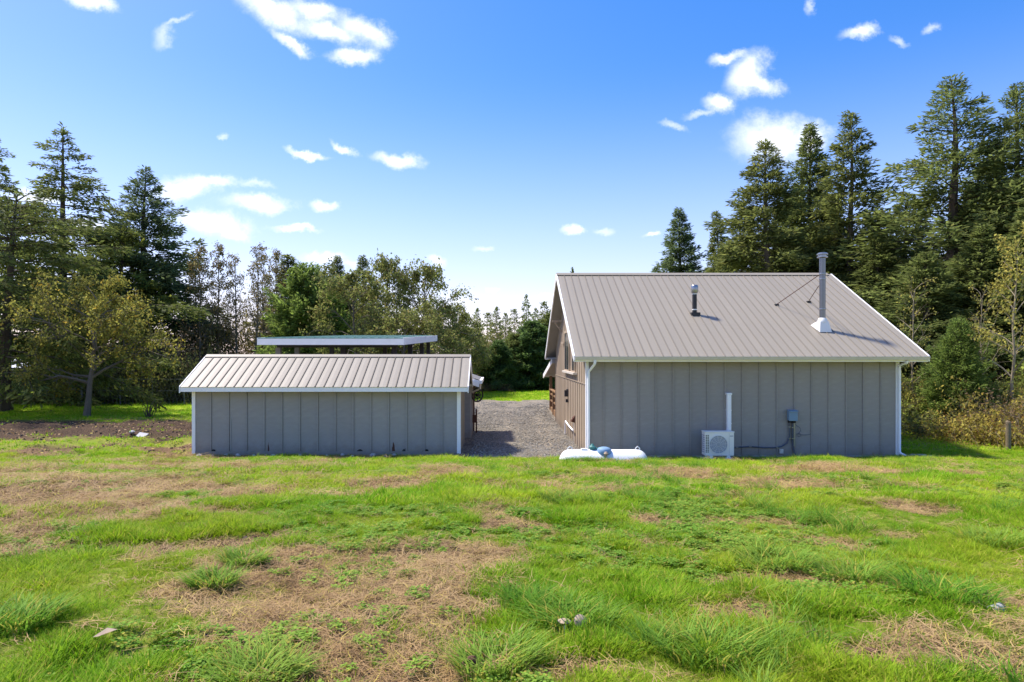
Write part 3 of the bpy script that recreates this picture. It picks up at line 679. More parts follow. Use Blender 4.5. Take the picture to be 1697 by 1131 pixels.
# raised canopy with green roof
cp = thing('canopy', 'raised flat canopy with green metal roof and white fascia behind the shed roof', 'canopy', (-5.7, 28, 0))
KX0, KX1, KYF, KYB = -8.29, -3.24, 22.3, 35.0
kz = lambda y: 3.66 + .0385 * (y - KYF)
part('roof_deck', MB().prism([(KYF + .03, kz(KYF) - .03), (KYB, kz(KYB) - .03), (KYB, kz(KYB) - .16), (KYF + .03, kz(KYF) - .16)], 'x', KX0 + .03, KX1 - .03), M['darkpost'], cp)
n = 18; w = (KX1 - KX0) / n
for i in range(n):
    x0 = KX0 + i * w
    part('roof_panel', MB().prism([(KYF - .03, kz(KYF) - .0), (KYB, kz(KYB)), (KYB, kz(KYB) - .022), (KYF - .03, kz(KYF) - .022)], 'x', x0 + .004, x0 + w - .004), M['greenroof'], cp)
    if i: part('roof_seam', MB().prism([(KYF - .04, kz(KYF) + .022), (KYB, kz(KYB) + .022), (KYB, kz(KYB) - .0), (KYF - .04, kz(KYF) - .0)], 'x', x0 - .02, x0 + .02), M['greenroof'], cp)
part('fascia', MB().box(KX0, KX1, KYF - .03, KYF + .0, kz(KYF) - .24, kz(KYF) - .024), M['white'], cp)
for a, b in ((KX0 - .03, KX0 - .002), (KX1 + .002, KX1 + .03)):
    part('fascia', MB().prism([(KYF - .03, kz(KYF) + .01), (KYB, kz(KYB) + .01), (KYB, kz(KYB) - .30), (KYF - .03, kz(KYF) - .24)], 'x', a, b), M['white'], cp)
part('fascia', MB().box(KX0, KX1, KYB + .0, KYB + .03, kz(KYB) - .3, kz(KYB) - .024), M['white'], cp)
for y in (23.4, 28, 34): part('beam', MB().box(KX0 + .3, KX1 - .35, y - .08, y + .08, kz(y) - .36, kz(y) - .165), M['darkpost'], cp)
for (x, y, k) in ((-7.95,23.4,'fence'),(-5.58,23.4,'darkpost'),(-3.72,23.4,'darkpost'),(-3.62,27.0,'darkpost'),(-3.6,31.0,'darkpost'),(-7.95,25.6,'fence'),(-7.95,31,'darkpost'),(-5.9,34,'darkpost'),(-3.6,34,'darkpost')):
    part('post', MB().box(x - .09, x + .09, y - .09, y + .09, -.1, kz(y) - .365 if y in (23.4, 34) else kz(y) - .165), M[k], cp)

# cart wheel on the lean-to corner, rusty bracket below
wl = thing('cart_wheel', 'black spoked iron wheel hung by the lean-to corner', 'wheel', (-.72, 24.0, 1.32))
c = Vector((-.70, 24.0, 1.57)); ax = Vector((math.cos(R(-52)), math.sin(R(-52)), 0)); sd = Vector((-ax.y, ax.x, 0)); upv = Vector((0, 0, 1))
ring = [c + (sd * math.cos(a) + upv * math.sin(a)) * .25 for a in np.linspace(0, 2 * math.pi, 25)]
part('rim', MB().tube(ring, .028, 6, False), M['iron'], wl, True)
part('rim', MB().tube([c + (p - c) * .55 for p in ring], .016, 6, False), M['iron'], wl, True)
part('hub', MB().tube([c - ax * .08, c + ax * .08], .05, 10), M['iron'], wl)
for k in range(8):
    a = math.pi * k / 4; e = (sd * math.cos(a) + upv * math.sin(a))
    part('spoke', MB().tube([c + e * .04, c + e * .245], .014, 5), M['iron'], wl)
part('wall_bracket', MB().tube([c - ax * .05, Vector((-.93, 24.1, 1.57))], .025, 6), M['iron'], wl)
rb = thing('rusty_hitch', 'rusty iron hitch bar standing against the brown lean-to corner post', 'iron bar', (-.84, 25.1, 0))
part('upright', MB().box(-.80, -.74, 25.05, 25.11, -.1, .95), M['rust'], rb)
part('plate', MB().box(-.93, -.80, 25.05, 25.10, .42, .72), M['rust'], rb)

# ------------------------------------------------------------------ things by the house wall
ac = thing('heat_pump', 'cream outdoor heat pump unit with round fan grille against the house wall', 'heat pump', (6.52, 18.85, .12))
A0, A1, AY0, AY1, AZ0, AZ1 = 6.10, 6.95, 18.66, 18.98, .12, .80
part('casing', MB().box(A0, A1, AY0, AY1, AZ0, AZ1), M['ac'], ac, bevel=.018)
part('top_lid', MB().box(A0 - .008, A1 + .008, AY0 - .01, AY1 + .008, AZ1 - .004, AZ1 + .03), M['ac'], ac, bevel=.008)
fc = (A0 + .385, AY0, AZ0 + .335)
part('fan_recess', MB().lathe([(.262, -.002), (.262, -.006)], fc, 40, 'y'), M['acdark'], ac)
fan = MB()
for k in range(5):
    a = 2 * math.pi * k / 5
    pts = [(fc[0] + math.cos(a + t) * r_, fc[2] + math.sin(a + t) * r_) for r_, t in ((.05, 0), (.24, -.1), (.245, .45), (.05, .6))]
    fan.prism(pts, 'y', AY0 - .0105, AY0 - .0075)
part('fan_blade', fan, M['acgrille'], ac)
gr = MB()
for r_ in (.06, .11, .16, .21, .262):
    gr.tube([(fc[0] + r_ * math.cos(t), AY0 - .02, fc[2] + r_ * math.sin(t)) for t in np.linspace(0, 2 * math.pi, 33)], .0045 if r_ < .26 else .010, 5, False)
for k in range(12):
    a = 2 * math.pi * k / 12 + .1; gr.tube([(fc[0] + .05 * math.cos(a), AY0 - .02, fc[2] + .05 * math.sin(a)), (fc[0] + .262 * math.cos(a), AY0 - .02, fc[2] + .262 * math.sin(a))], .006, 4)
part('fan_grille', gr, M['flash'], ac)
part('fan_badge', MB().lathe([(.05, -.018), (.05, -.028), (.03, -.031)], fc, 20, 'y'), M['acgrille'], ac)
s0 = None
for c_ in range(2):
    for k in range(11):
        z = AZ0 + .10 + k * .048
        if s0 is None: s0 = part('side_slot', MB().box(A0 + .018, A0 + .052, AY0 - .006, AY0 + .004, z, z + .028), M['dark'], ac)
        else: again(s0, (c_ * .055, 0, k * .048))
for k in range(9): part('side_louvre', MB().box(A0 - .006, A0 + .004, AY0 + .05, AY1 - .04, AZ0 + .09 + k * .06, AZ0 + .12 + k * .06), M['acdark'], ac)
part('seam', MB().box(A0 + .70, A0 + .705, AY0 - .003, AY0 + .004, AZ0 + .02, AZ1 - .02), M['acgrille'], ac)
part('name_plate', MB().box(A0 + .72, A0 + .82, AY0 - .005, AY0 + .004, AZ1 - .115, AZ1 - .09), M['acgrille'], ac)
for x in (A0 + .10, A1 - .24):
    part('foot', MB().prism([(x, .02), (x + .16, .02), (x + .12, .125), (x + .04, .125)], 'y', AY0 + .0, AY1), M['ac'], ac)
solo('concrete_pad', MB().box(A0 - .10, A1 + .06, 18.50, 19.12, -.16, .021), M['concrete'], 'grey concrete slab under the heat pump', 'slab', (6.5, 18.8, -.1))
lc = thing('line_cover', 'tall white plastic pipe cover rising up the wall above the heat pump', 'pipe cover', (6.98, 19.2, .75))
part('duct', MB().box(6.935, 7.055, 19.165, 19.285, .55, 1.86), M['white'], lc, bevel=.01)
part('end_cap', MB().box(6.915, 7.075, 19.155, 19.287, 1.86, 1.925), M['white'], lc, bevel=.012)
for z in (1.0, 1.4): part('joint', MB().box(6.930, 7.060, 19.158, 19.285, z, z + .02), M['white'], lc)
part('elbow', MB().tube([(6.995, 19.2, .60), (6.995, 19.12, .46), (6.93, 18.95, .42)], .05, 8), M['white'], lc, True)
eb = thing('disconnect_box', 'blue-grey electrical disconnect box with conduits on the house wall', 'electrical box', (8.89, 19.26, 1.06))
part('box', MB().box(8.77, 9.02, 19.14, 19.287, 1.10, 1.40), M['boxblue'], eb, bevel=.012)
part('lid', MB().box(8.765, 9.025, 19.125, 19.142, 1.09, 1.36), M['boxblue'], eb, bevel=.006)
part('lid', MB().prism([(19.10, 1.36), (19.10, 1.385), (19.20, 1.415), (19.287, 1.415), (19.287, 1.40), (19.142, 1.36)], 'x', 8.76, 9.03), M['boxblue'], eb)
part('gland', MB().box(8.79, 8.85, 19.20, 19.27, 1.03, 1.10).box(8.90, 9.0, 19.20, 19.28, 1.02, 1.10), M['dark'], eb)
part('conduit', MB().tube([(8.82, 19.255, 1.05), (8.835, 19.255, .75), (8.83, 19.255, .60), (8.76, 19.255, .42), (8.60, 19.255, .31), (8.45, 19.255, .28), (8.05, 19.255, .28), (7.65, 19.255, .31), (7.2, 19.255, .28), (6.97, 19.2, .25)], .022, 8), M['conduit'], eb, True)
part('conduit', MB().tube([(8.925, 19.255, 1.04), (8.93, 19.255, .40), (8.95, 19.255, .25), (9.0, 19.25, .05), (9.0, 19.25, -.1)], .024, 8), M['conduit'], eb, True)
part('conduit', MB().tube([(8.975, 19.25, 1.04), (8.975, 19.25, .38)], .026, 8), M['galv'], eb, True)
part('coupling', MB().tube([(8.975, 19.25, .46), (8.975, 19.25, .32)], .036, 8), M['galv'], eb, True)
for (x, z) in ((8.835, .90), (8.93, .88), (8.835, .56), (8.93, .55), (8.45, .285), (7.65, .31), (7.25, .285)): part('strap', MB().box(x - .035, x + .035, 19.225, 19.287, z - .012, z + .012), M['galv'], eb)
wire = [(9.0, 19.25, .98), (9.06, 19.25, .93), (9.14, 19.25, .88), (9.17, 19.25, .80), (9.12, 19.25, .72), (9.05, 19.25, .68), (9.07, 19.25, .62), (9.13, 19.25, .60), (9.18, 19.25, .65), (9.14, 19.25, .71), (9.09, 19.25, .70), (9.2, 19.25, .66), (9.4, 19.25, .66), (9.48, 19.25, .69)]
part('loose_wire', MB().tube(wire, .007, 5), M['conduit'], eb, True)
solo('outlet_cover', MB().box(8.53, 8.64, 19.22, 19.287, .10, .23).box(8.545, 8.625, 19.21, 19.222, .115, .215), M['gutter'], 'small beige outlet cover low on the house wall near the disconnect box', 'outlet cover', (8.58, 19.25, .10))

# propane tank
tk = thing('propane_tank', 'white horizontal propane tank with blue dome lid in grass before the house corner', 'propane tank', (2.97, 17.75, -.2))
tx0, tx1, ty, tz, tr_ = 1.74, 4.22, 17.75, .055, .385
prof = []
for k in range(9):
    a = math.pi / 2 * k / 8; prof.append((max(.02, tr_ * math.sin(a)), .30 * (1 - math.cos(a))))
L_ = tx1 - tx0; prof += [(r_, L_ - h) for r_, h in prof[::-1]]
part('shell', MB().lathe(prof, (tx0, ty, tz), 40, 'x'), M['tank'], tk, True)
dm = [(.185, -.05), (.20, .0), (.20, .035), (.19, .08), (.16, .12), (.09, .145), (.03, .15)]
part('dome_lid', MB().lathe(dm, (2.98, ty - .12, tz + tr_ - .06), 28), M['tankdome'], tk, True)
part('dome_collar', MB().lathe([(.16, -.06), (.18, .0)], (2.98, ty - .12, tz + tr_ - .06), 24), M['tankdome'], tk, True)
part('lid_latch', MB().lathe([(.05, -.03), (.065, .0), (.03, .05)], (2.99, ty - .37, tz + tr_ - .06), 10).box(2.96, 3.02, ty - .40, ty - .33, tz + tr_ - .12, tz + tr_ - .03), M['mushroom'], tk)
pts = [(2.985, ty - tr_ * math.cos(a) - .003, tz + tr_ * math.sin(a)) for a in np.linspace(R(2), R(58), 8)]
rs = MB()
for i in range(7):
    p, q = pts[i], pts[i + 1]; w_ = .028 + .008 * math.sin(i * 2)
    rs.add([(p[0] - w_, p[1], p[2]), (p[0] + w_, p[1], p[2]), (q[0] + w_, q[1], q[2]), (q[0] - w_, q[1], q[2])], [(0, 1, 2, 3)])
for xw in (2.10, 3.86): part('weld_seam', MB().lathe([(tr_ - .002, -.012), (tr_ + .005, -.004), (tr_ + .005, .004), (tr_ - .002, .012)], (xw, ty, tz), 40, 'x'), M['tank'], tk, True)
part('rust_streak', rs, M['mushroom'], tk)
part('regulator', MB().lathe([(.03, -.06), (.085, -.03), (.095, .03), (.06, .06), (.03, .11)], (2.67, ty - .02, tz + tr_ + .05), 16).tube([(2.67, ty, tz + tr_ + .04), (2.85, ty - .05, tz + tr_ + .02)], .03, 8), M['teal'], tk, True)
part('data_plate', MB().box(2.36, 2.52, ty - .10, ty + .05, tz + tr_ - .01, tz + tr_ + .03), M['tank'], tk)
for x in (2.05, 3.93):
    part('lifting_lug', MB().tube([(x - .06, ty, tz + tr_ - .02), (x - .055, ty, tz + tr_ + .04), (x, ty, tz + tr_ + .085), (x + .055, ty, tz + tr_ + .04), (x + .06, ty, tz + tr_ - .02)], .014, 6), M['tank'], tk, True)
part('fuel_line', MB().tube([(4.02, ty - .36, .2), (4.06, ty - .38, .0), (4.0, ty - .42, -.1)], .012, 6), M['conduit'], tk, True)

# ------------------------------------------------------------------ small things on the ground
def rock_mesh(seed, sx, sy, sz, material, name='stone'):
    rng = np.random.RandomState(seed); import bmesh
    bm = bmesh.new(); bmesh.ops.create_icosphere(bm, subdivisions=2, radius=1)
    for v in bm.verts:
        k = 1 + .45 * (float(fbm(v.co.x * 1.3 + seed * 5.1, v.co.y * 1.3 + v.co.z * 1.7, seed, 3)) - .5) * 2
        v.co = Vector((v.co.x * sx * k, v.co.y * sy * k, v.co.z * sz * k))
    me = bpy.data.meshes.new(name); bm.to_mesh(me); bm.free(); me.materials.append(material); return me
rocks = [rock_mesh(i, .07, .055, .045, M['stone']) for i in range(4)]
grocks = [rock_mesh(i + 10, .09, .07, .06, M['greystone']) for i in range(4)]
def place(name, me, x, y, s, rz, label, cat, group=None, dz=0):
    o = bpy.data.objects.new(name, me); COL.objects.link(o); o.location = (x, y, max(G(x, y), float(gz0(x, y)) - .05) + dz); o.scale = (s, s, s); o.rotation_euler = (0, 0, rz)
    return tag(o, label, cat, group)
random.seed(11)
for i, (u, s) in enumerate(((330,1.2),(352,.7),(371,1.0),(394,1.3),(420,.8),(440,.7),(453,1.3),(497,.9),(541,.7),(566,1.0),(585,.8),(618,1.4),(640,.9),(652,1.1),(700,.7),(738,.7))):
    place('stone', rocks[i % 4], (u - U0) * 19.35 / FPX, 19.35 + random.uniform(-.12, .15), s, i * 1.7, 'small pale stone lying along the foot of the front shed wall', 'stone', 'stones along the shed wall', .02)
for i, (x, y, s) in enumerate(((12.25,18.95,1.2),(12.4,19.05,1.5),(12.55,18.9,1.1),(12.7,19.0,1.6),(12.85,18.92,1.2),(12.38,18.82,1.0),(12.62,19.15,1.2))):
    place('splash_stone', grocks[i % 4], x, y, s, i * 2.1, 'grey stone in the little heap under the right downspout', 'stone', 'stones under the downspout', .02)
for i in range(12):
    x = random.uniform(4.6, 8.4); place('pebble', rocks[i % 4], x, 19.08 + random.uniform(-.1, .1), random.uniform(.5, .9), i * 1.3, 'small pale pebble at the foot of the house front wall', 'stone', 'pebbles at the house wall', .0)
x, y = at(228, 727)
sc = MB(); sc.add([(x + .05, y - .2, .12), (x + .40, y - .4, .06), (x + .33, y + .15, .16), (x - .02, y + .18, .21), (x + .05, y - .2, .09), (x + .40, y - .4, .03), (x + .33, y + .15, .13), (x - .02, y + .18, .18)], [(0,1,2,3),(4,7,6,5),(0,4,5,1),(1,5,6,2),(2,6,7,3),(3,7,4,0)])
solo('scrap_board', sc, M['scrap'], 'pale scrap board lying on the churned soil left of the shed', 'board', (x, y, 0))
x, y = at(219, 724)
solo('crumpled_paper', MB().lathe([(.03, 0), (.09, .03), (.11, .08), (.06, .12), (.02, .13)], (x, y, G(x, y)), 7), M['scrap'], 'crumpled white paper beside the pale scrap board', 'paper', (x, y, 0))
x, y = at(232, 745)
solo('flat_stone', MB().prism([(x - .4, y - .06), (x + .1, y - .12), (x + .4, y - .02), (x + .2, y + .12), (x - .3, y + .1)], 'z', G(x, y) - .03, G(x, y) + .035), M['greystone'], 'long flat pale stone on bare soil nearer than the scrap board', 'stone', (x, y, 0))
# mushrooms in front of the big tuft
x, y = at(935, 1052); z = G(x, y)
mu = thing('flat_mushroom', 'flat pale mushroom on a thin stem, left of the pair by the tuft', 'mushroom', (x, y, z))
part('stem', MB().tube([(x, y, z - .02), (x + .006, y, z + .04), (x, y, z + .075)], [.010, .007, .008], 8), M['flash'], mu, True)
part('cap', MB().lathe([(.008, .060), (.034, .072), (.040, .080), (.028, .086), (.006, .084)], (x, y, z), 14), M['mushroom'], mu, True)
x, y = at(961, 1048); z = G(x, y)
mu = thing('tilted_mushroom', 'tilted brownish mushroom cap, right of the pair by the tuft', 'mushroom', (x, y, z))
part('stem', MB().tube([(x + .03, y, z - .01), (x + .02, y, z + .02), (x, y, z + .045)], [.010, .009, .009], 8), M['flash'], mu, True)
cm = MB().lathe([(.008, -.004), (.037, 0), (.041, .010), (.030, .022), (.006, .028)], (0, 0, 0), 14)
rt = Matrix.Rotation(R(55), 3, 'X') @ Matrix.Rotation(R(15), 3, 'Y'); cm.v = [tuple(rt @ Vector(p) + Vector((x, y - .0, z + .055))) for p in cm.v]
part('cap', cm, M['mushroom'], mu, True)
x, y = at(172, 1076); z = G(x, y)
lf = MB(); lf.add([(x - .055, y - .01, z + .05), (x - .01, y - .035, z + .065), (x + .07, y + .01, z + .085), (x, y + .03, z + .085), (x, y, z + .06), (x - .05, y, z + .045)], [(0,1,4),(1,2,4),(2,3,4),(3,0,4)])
solo('fallen_leaf', lf, M['mushroom'], 'single pale fallen leaf lying on the grass at lower left', 'leaf', (x, y, z))
x, y = at(1649, 1024); z = G(x, y)
cu = thing('crushed_cup', 'small bluish-white crushed plastic cup on the bare patch at right', 'cup', (x, y, z))
part('cup', MB().tube([(x - .03, y, z + .025), (x + .04, y + .01, z + .03)], [.026, .036], 10), M['scrap'], cu, True)
part('rim', MB().tube([(x + .04, y + .01, z + .03), (x + .048, y + .012, z + .031)], [.040, .040], 10), M['conduit'], cu, True)
x, y = at(778, 1100); o = place('soil_clod', rock_mesh(31, .045, .035, .05, M['rust'], 'soil_clod'), x, y, 1.0, .5, 'reddish-brown soil clod beside the front grass tuft', 'soil clod', None, .025)
x, y = at(1442, 1092); o = place('brick_shard', rock_mesh(33, .07, .035, .02, M['rust'], 'brick_shard'), x, y, .8, .2, 'flat rusty-red shard in the grass at lower right', 'shard', None, .02)

# ------------------------------------------------------------------ fence and outbuilding at the far left
FY = 40.0
fn = thing('wire_fence', 'old grey wire mesh fence along the far edge of the left lawn', 'fence', (-28, FY, .3))
p0 = None
for k in range(13):
    x = -37.5 + k * 2.0
    if p0 is None: p0 = part('post', MB().tube([(x, FY, -.2), (x, FY, 1.65)], .032, 7), M['fence'], fn)
    else: again(p0, (2.0 * k, 0, 0))
for z in (1.58, .85): part('rail', MB().tube([(-37.5, FY - .05, z), (-14.5, FY - .05, z)], .016, 6), M['fence'], fn)
ms = MB()
for k in range(190):
    x = -37.5 + k * .126; ms.tube([(x, FY - .03, .02), (x + (.5 if k % 2 else -.5), FY - .03, 1.6)], .006, 3, False)
o = part('wire_mesh', ms, M['fence'], fn); o['kind'] = 'stuff'
gt = thing('gate_frame', 'bent tubular gate frame standing by the wire fence behind the trees', 'gate', (-26.6, 39.2, 0))
part('frame', MB().tube([(-27.1, 39.2, .2), (-27.1, 39.2, 1.65), (-26.7, 39.2, 1.95), (-25.8, 39.2, 2.05), (-25.4, 39.2, 1.7), (-25.4, 39.2, .2)], .045, 7), M['fence'], gt, True)
part('cross_bar', MB().tube([(-27.1, 39.2, 1.0), (-25.4, 39.2, 1.0)], .035, 6), M['fence'], gt)
ob = thing('outbuilding', 'low blue-grey outbuilding glimpsed beyond the wire fence', 'outbuilding', (-43, 58, .3))
part('wall', MB().box(-54, -38, 58, 63, .2, 2.0), M['farwall'], ob)
part('roof', MB().prism([(57.6, 1.9), (60.5, 2.7), (63.4, 1.9), (63.4, 1.8), (60.5, 2.6), (57.6, 1.8)], 'x', -54.4, -37.6), M['farroof'], ob)
for x in (-51, -46.5, -42): part('door', MB().box(x, x + 2.2, 57.95, 58.0, .3, 1.75), M['farroof'], ob)
# ------------------------------------------------------------------ trees
def diamonds(P, D, W):
    """leaf-shaped quads: base P, axis D, half-width vector W"""
    V = np.stack([P, P + D * .5 + W, P + D, P + D * .5 - W], 1).reshape(-1, 3)
    return V, np.arange(len(V), dtype=np.int32).reshape(-1, 4)
def unit(a): return a / np.maximum(np.linalg.norm(a, axis=-1, keepdims=True), 1e-6)

def conifer(seed, H, Rm, zb, p=.85, droop=.25, el0=-10, el1=56, dens=60, sp=.2, whorl=.30, nb=(3, 5), irregular=.35, gaps=0, trunk_r=.2, upturn=.0, hang=.15, lean=0, low_bulge=0, dead=0, sw=.15, vj=1.0):
    rng = np.random.RandomState(seed); Ps = []; Ds = []; Ws = []; tm = MB()
    wob = rng.uniform(-1, 1, (6, 2)) * H * .008
    def axis(z):
        t = np.clip(z / H, 0, 1) * 5; i = int(min(t, 4.999)); f = t - i; q = wob[i] * (1 - f) + wob[i + 1] * f
        return np.array([q[0] + lean * (z / H) ** 1.5, q[1], z])
    zz = np.linspace(0, H * .99, 9)
    tm.tube([axis(z) + np.array([0, 0, -.2 if z == 0 else 0]) for z in zz], [max(.012, trunk_r * (1 - z / H) ** .8 * (1.35 if z == 0 else 1)) for z in zz], 7)
    z = zb; a0 = rng.rand() * 6.28
    while z < H * .985:
        rel = (z - zb) / (H - zb)
        prof = (1 - rel) ** p
        if low_bulge: prof *= 1 - low_bulge * sstep(.25, 0, rel)
        for k in range(rng.randint(nb[0], nb[1] + 1)):
            if rng.rand() < gaps: continue
            a0 += 2.4 + rng.uniform(-.5, .5)
            L = Rm * prof * rng.uniform(1 - irregular, 1 + irregular) + .07
            if rng.rand() < .10: L *= 1.35
            if rng.rand() < dead * (1 - rel):       # bare dead branch
                h = np.array([math.cos(a0), math.sin(a0), -.1]); b = axis(z); tm.tube([b, b + h * L * .35, b + h * L * .6 + [0, 0, -.12 * L]], [.025, .015, .006], 3, False); continue
            el = math.radians(el0 + (el1 - el0) * rel ** 1.3 + rng.uniform(-8, 8))
            h = np.array([math.cos(a0), math.sin(a0), 0]); s_ = np.array([-h[1], h[0], 0]); b = axis(max(.05, min(H * .985, z + rng.uniform(-.7, .7) * whorl)))
            dr = droop * rng.uniform(.6, 1.4)
            bend = rng.uniform(-.12, .12)
            def cv(t):
                t = np.asarray(t)[..., None]
                return b + h * L * t + s_ * L * bend * t ** 2 + np.array([0, 0, 1]) * L * (math.tan(el) * t - dr * t ** 2 + upturn * t ** 4)
            pts = cv(np.array([0, .35, .7, 1.0]))
            r0 = min(.05, .012 + .012 * L)
            tm.tube([tuple(q) for q in pts], [r0, r0 * .7, r0 * .45, .004], 3, False)
            n = int(L * dens * (.8 + .4 * rng.rand()) * (1.12 - .25 * rel ** 1.5)) + 4
            ntw = max(3, int(L * 7))
            t = rng.uniform(.10 if rel > .3 else .2, 1.0, n) ** .8
            t = (np.floor(t * ntw) + .5 + rng.uniform(-.12, .12, n)) / ntw
            side = rng.choice([-1, 1], n); s = rng.rand(n)
            tl = ((1 - t) * L * .50 + .16) * rng.uniform(.7, 1.1, n)
            fw = unit(cv(t + .02) - cv(t))
            td = unit(fw * .62 + s_[None] * (side * .74)[:, None] + rng.normal(0, .12, (n, 3)) + np.stack([np.zeros(n), np.zeros(n), rng.normal(-.05, .34 * vj, n)], 1))
            pos = cv(np.minimum(t, 1.02)) + td * (tl * s)[:, None] - np.array([0, 0, 1]) * (hang * (tl * s) ** 1.3)[:, None]
            pos[:, 2] += rng.normal(-.03, .04 + .035 * L * vj, n)
            d = unit(td * .65 + fw * .45 + rng.normal(0, .42, (n, 3)) - np.array([0, 0, hang * .7]))
            ln = sp * rng.uniform(.5, 1.4, n) * (.55 + .45 * min(1, prof * 1.6))
            w = unit(np.cross(d, rng.normal(0, 1, (n, 3)))) * (ln * sw * rng.uniform(.7, 1.3, n))[:, None]
            Ps.append(pos); Ds.append(d * ln[:, None]); Ws.append(w)
        z += whorl * rng.uniform(.7, 1.3) * (1 - .55 * rel)
    # leader tip
    n = 24; zt_ = H * rng.uniform(.93, 1.0, n); d = unit(np.stack([rng.normal(0, .5, n), rng.normal(0, .5, n), np.full(n, .8)], 1))
    Ps.append(np.array([axis(q) for q in zt_])); Ds.append(d * sp); Ws.append(unit(np.cross(d, rng.normal(0, 1, (n, 3)))) * sp * sw)
    V, F = diamonds(np.concatenate(Ps), np.concatenate(Ds), np.concatenate(Ws))
    return tm, V, F

def branchy(rng, tm, b, d, L, r, lev, out, droop, bend=.25, sides=4):
    """one branch and its twigs; leaf anchor points go into out"""
    n = 4; pts = [np.array(b, float)]; dd = np.array(d, float); dd /= np.linalg.norm(dd)
    for i in range(n):
        dd = dd + rng.normal(0, bend, 3) * .5 + np.array([0, 0, -droop * (i + 1) / n]); dd /= np.linalg.norm(dd)
        pts.append(pts[-1] + dd * L / n)
    tm.tube([tuple(q) for q in pts], [r * (1 - .78 * i / n) for i in range(n + 1)], sides if lev > 0 else 3, False)
    if lev == 0:
        out.append(np.array(pts)); return
    k = {3: 4, 2: 5, 1: 5}[lev]
    for j in range(k):
        t = rng.uniform(.3, 1.0) * n; i = min(int(t), n - 1); p = pts[i] + (pts[i + 1] - pts[i]) * (t - i)
        ax_ = pts[i + 1] - pts[i]; ax_ = ax_ / np.linalg.norm(ax_)
        q = rng.normal(0, 1, 3); q -= ax_ * q.dot(ax_); q /= np.linalg.norm(q)
        branchy(rng, tm, p, ax_ * .75 + q * .7, L * rng.uniform(.4, .62), r * .42, lev - 1, out, droop, bend, 3)
def leaves_on(rng, out, n_each, size, spread, hang=.2, wide=.32):
    P = []
    for pts in out:
        t = rng.uniform(.15, 1.0, n_each) * (len(pts) - 1); i = np.minimum(t.astype(int), len(pts) - 2); f = (t - i)[:, None]
        P.append(pts[i] * (1 - f) + pts[i + 1] * f)
    P = np.concatenate(P); n = len(P); P = P + rng.normal(0, spread, (n, 3))
    d = unit(rng.normal(0, 1, (n, 3)) + [0, 0, -hang]); ln = size * rng.uniform(.6, 1.3, n)
    w = unit(np.cross(d, rng.normal(0, 1, (n, 3)))) * (ln * wide)[:, None]
    return diamonds(P, d * ln[:, None], w)
def broadleaf(seed, H, Rm, z0, trunk_r, nl=14, asc=.7, lev=2, droop=.08, nleaf=5, leaf=.12, spread=.08, hang=.2, prof='round', fork=False, lean=0, bend=.25):
    rng = np.random.RandomState(seed); tm = MB(); out = []
    zz = np.linspace(0, H * .93, 8); w = np.cumsum(rng.normal(0, H * .008, (8, 2)), 0); w[0] = 0
    ax = np.stack([w[:, 0] + lean * (zz / H), w[:, 1], zz], 1); ax[0, 2] = -.2
    tm.tube([tuple(q) for q in ax], [max(.01, trunk_r * (1 - z / H) ** .8 * (1.25 if i == 0 else 1)) for i, z in enumerate(zz)], 7)
    a = rng.rand() * 6
    for i in range(nl):
        f = (i + rng.rand() * .8) / nl; z = z0 + (H * .94 - z0) * f
        t = z / (H * .93) * 7; j = int(min(t, 6.99)); p = ax[j] + (ax[j + 1] - ax[j]) * (t - j)
        a += 2.4 + rng.uniform(-.4, .4)
        if prof == 'round': L = Rm * math.sqrt(max(.12, 1 - (2 * f - .75) ** 2 / 1.6))
        elif prof == 'tall': L = Rm * (1 - .75 * f) + .2
        else: L = Rm * (.6 + .5 * math.sin(math.pi * f))
        L *= rng.uniform(.75, 1.2)
        d = np.array([math.cos(a), math.sin(a), asc * (1 + .8 * f) + rng.uniform(-.15, .15)])
        branchy(rng, tm, p, d, L, max(.012, trunk_r * .5 * (1 - f * .7)), lev, out, droop, bend)
    V, F = leaves_on(rng, out, nleaf, leaf, spread, hang)
    return tm, V, F
def shrub(seed, H, Rm, ns=26, nleaf=10, leaf=.09, arch=.3, lev=1, spread=.09, bare=.0):
    rng = np.random.RandomState(seed); tm = MB(); out = []
    for i in range(ns):
        a = rng.rand() * 6.28; q = math.sqrt(rng.rand()) * Rm * .55; b = np.array([math.cos(a) * q, math.sin(a) * q, -.1])
        d = np.array([math.cos(a) * .45 + rng.normal(0, .25), math.sin(a) * .45 + rng.normal(0, .25), 1.0])
        o = []; branchy(rng, tm, b, d, H * rng.uniform(.55, 1.15), .016, lev, o, arch * rng.uniform(.4, 1.4), .3, 3)
        if rng.rand() > bare: out += o
    V, F = leaves_on(rng, out, nleaf, leaf, spread, .1)
    return tm, V, F
PROTO = {}
def proto(key, gen, crown, trunk, **kw):
    tm, V, F = gen(**kw)
    PROTO[key] = (tm.mesh('trunk', M[trunk], False), np_mesh('crown', V, F, M[crown]), kw['H'], kw.get('Rm', 1))
def with_mat(key, new, crown, trunk=None):
    a, b, h, r = PROTO[key]; c = b.copy(); c.materials.clear(); c.materials.append(M[crown])
    PROTO[new] = (a, c, h, r)
CONES = ('fir', 'olive', 'open', 'spire', 'hemlock', 'dark', 'lime')
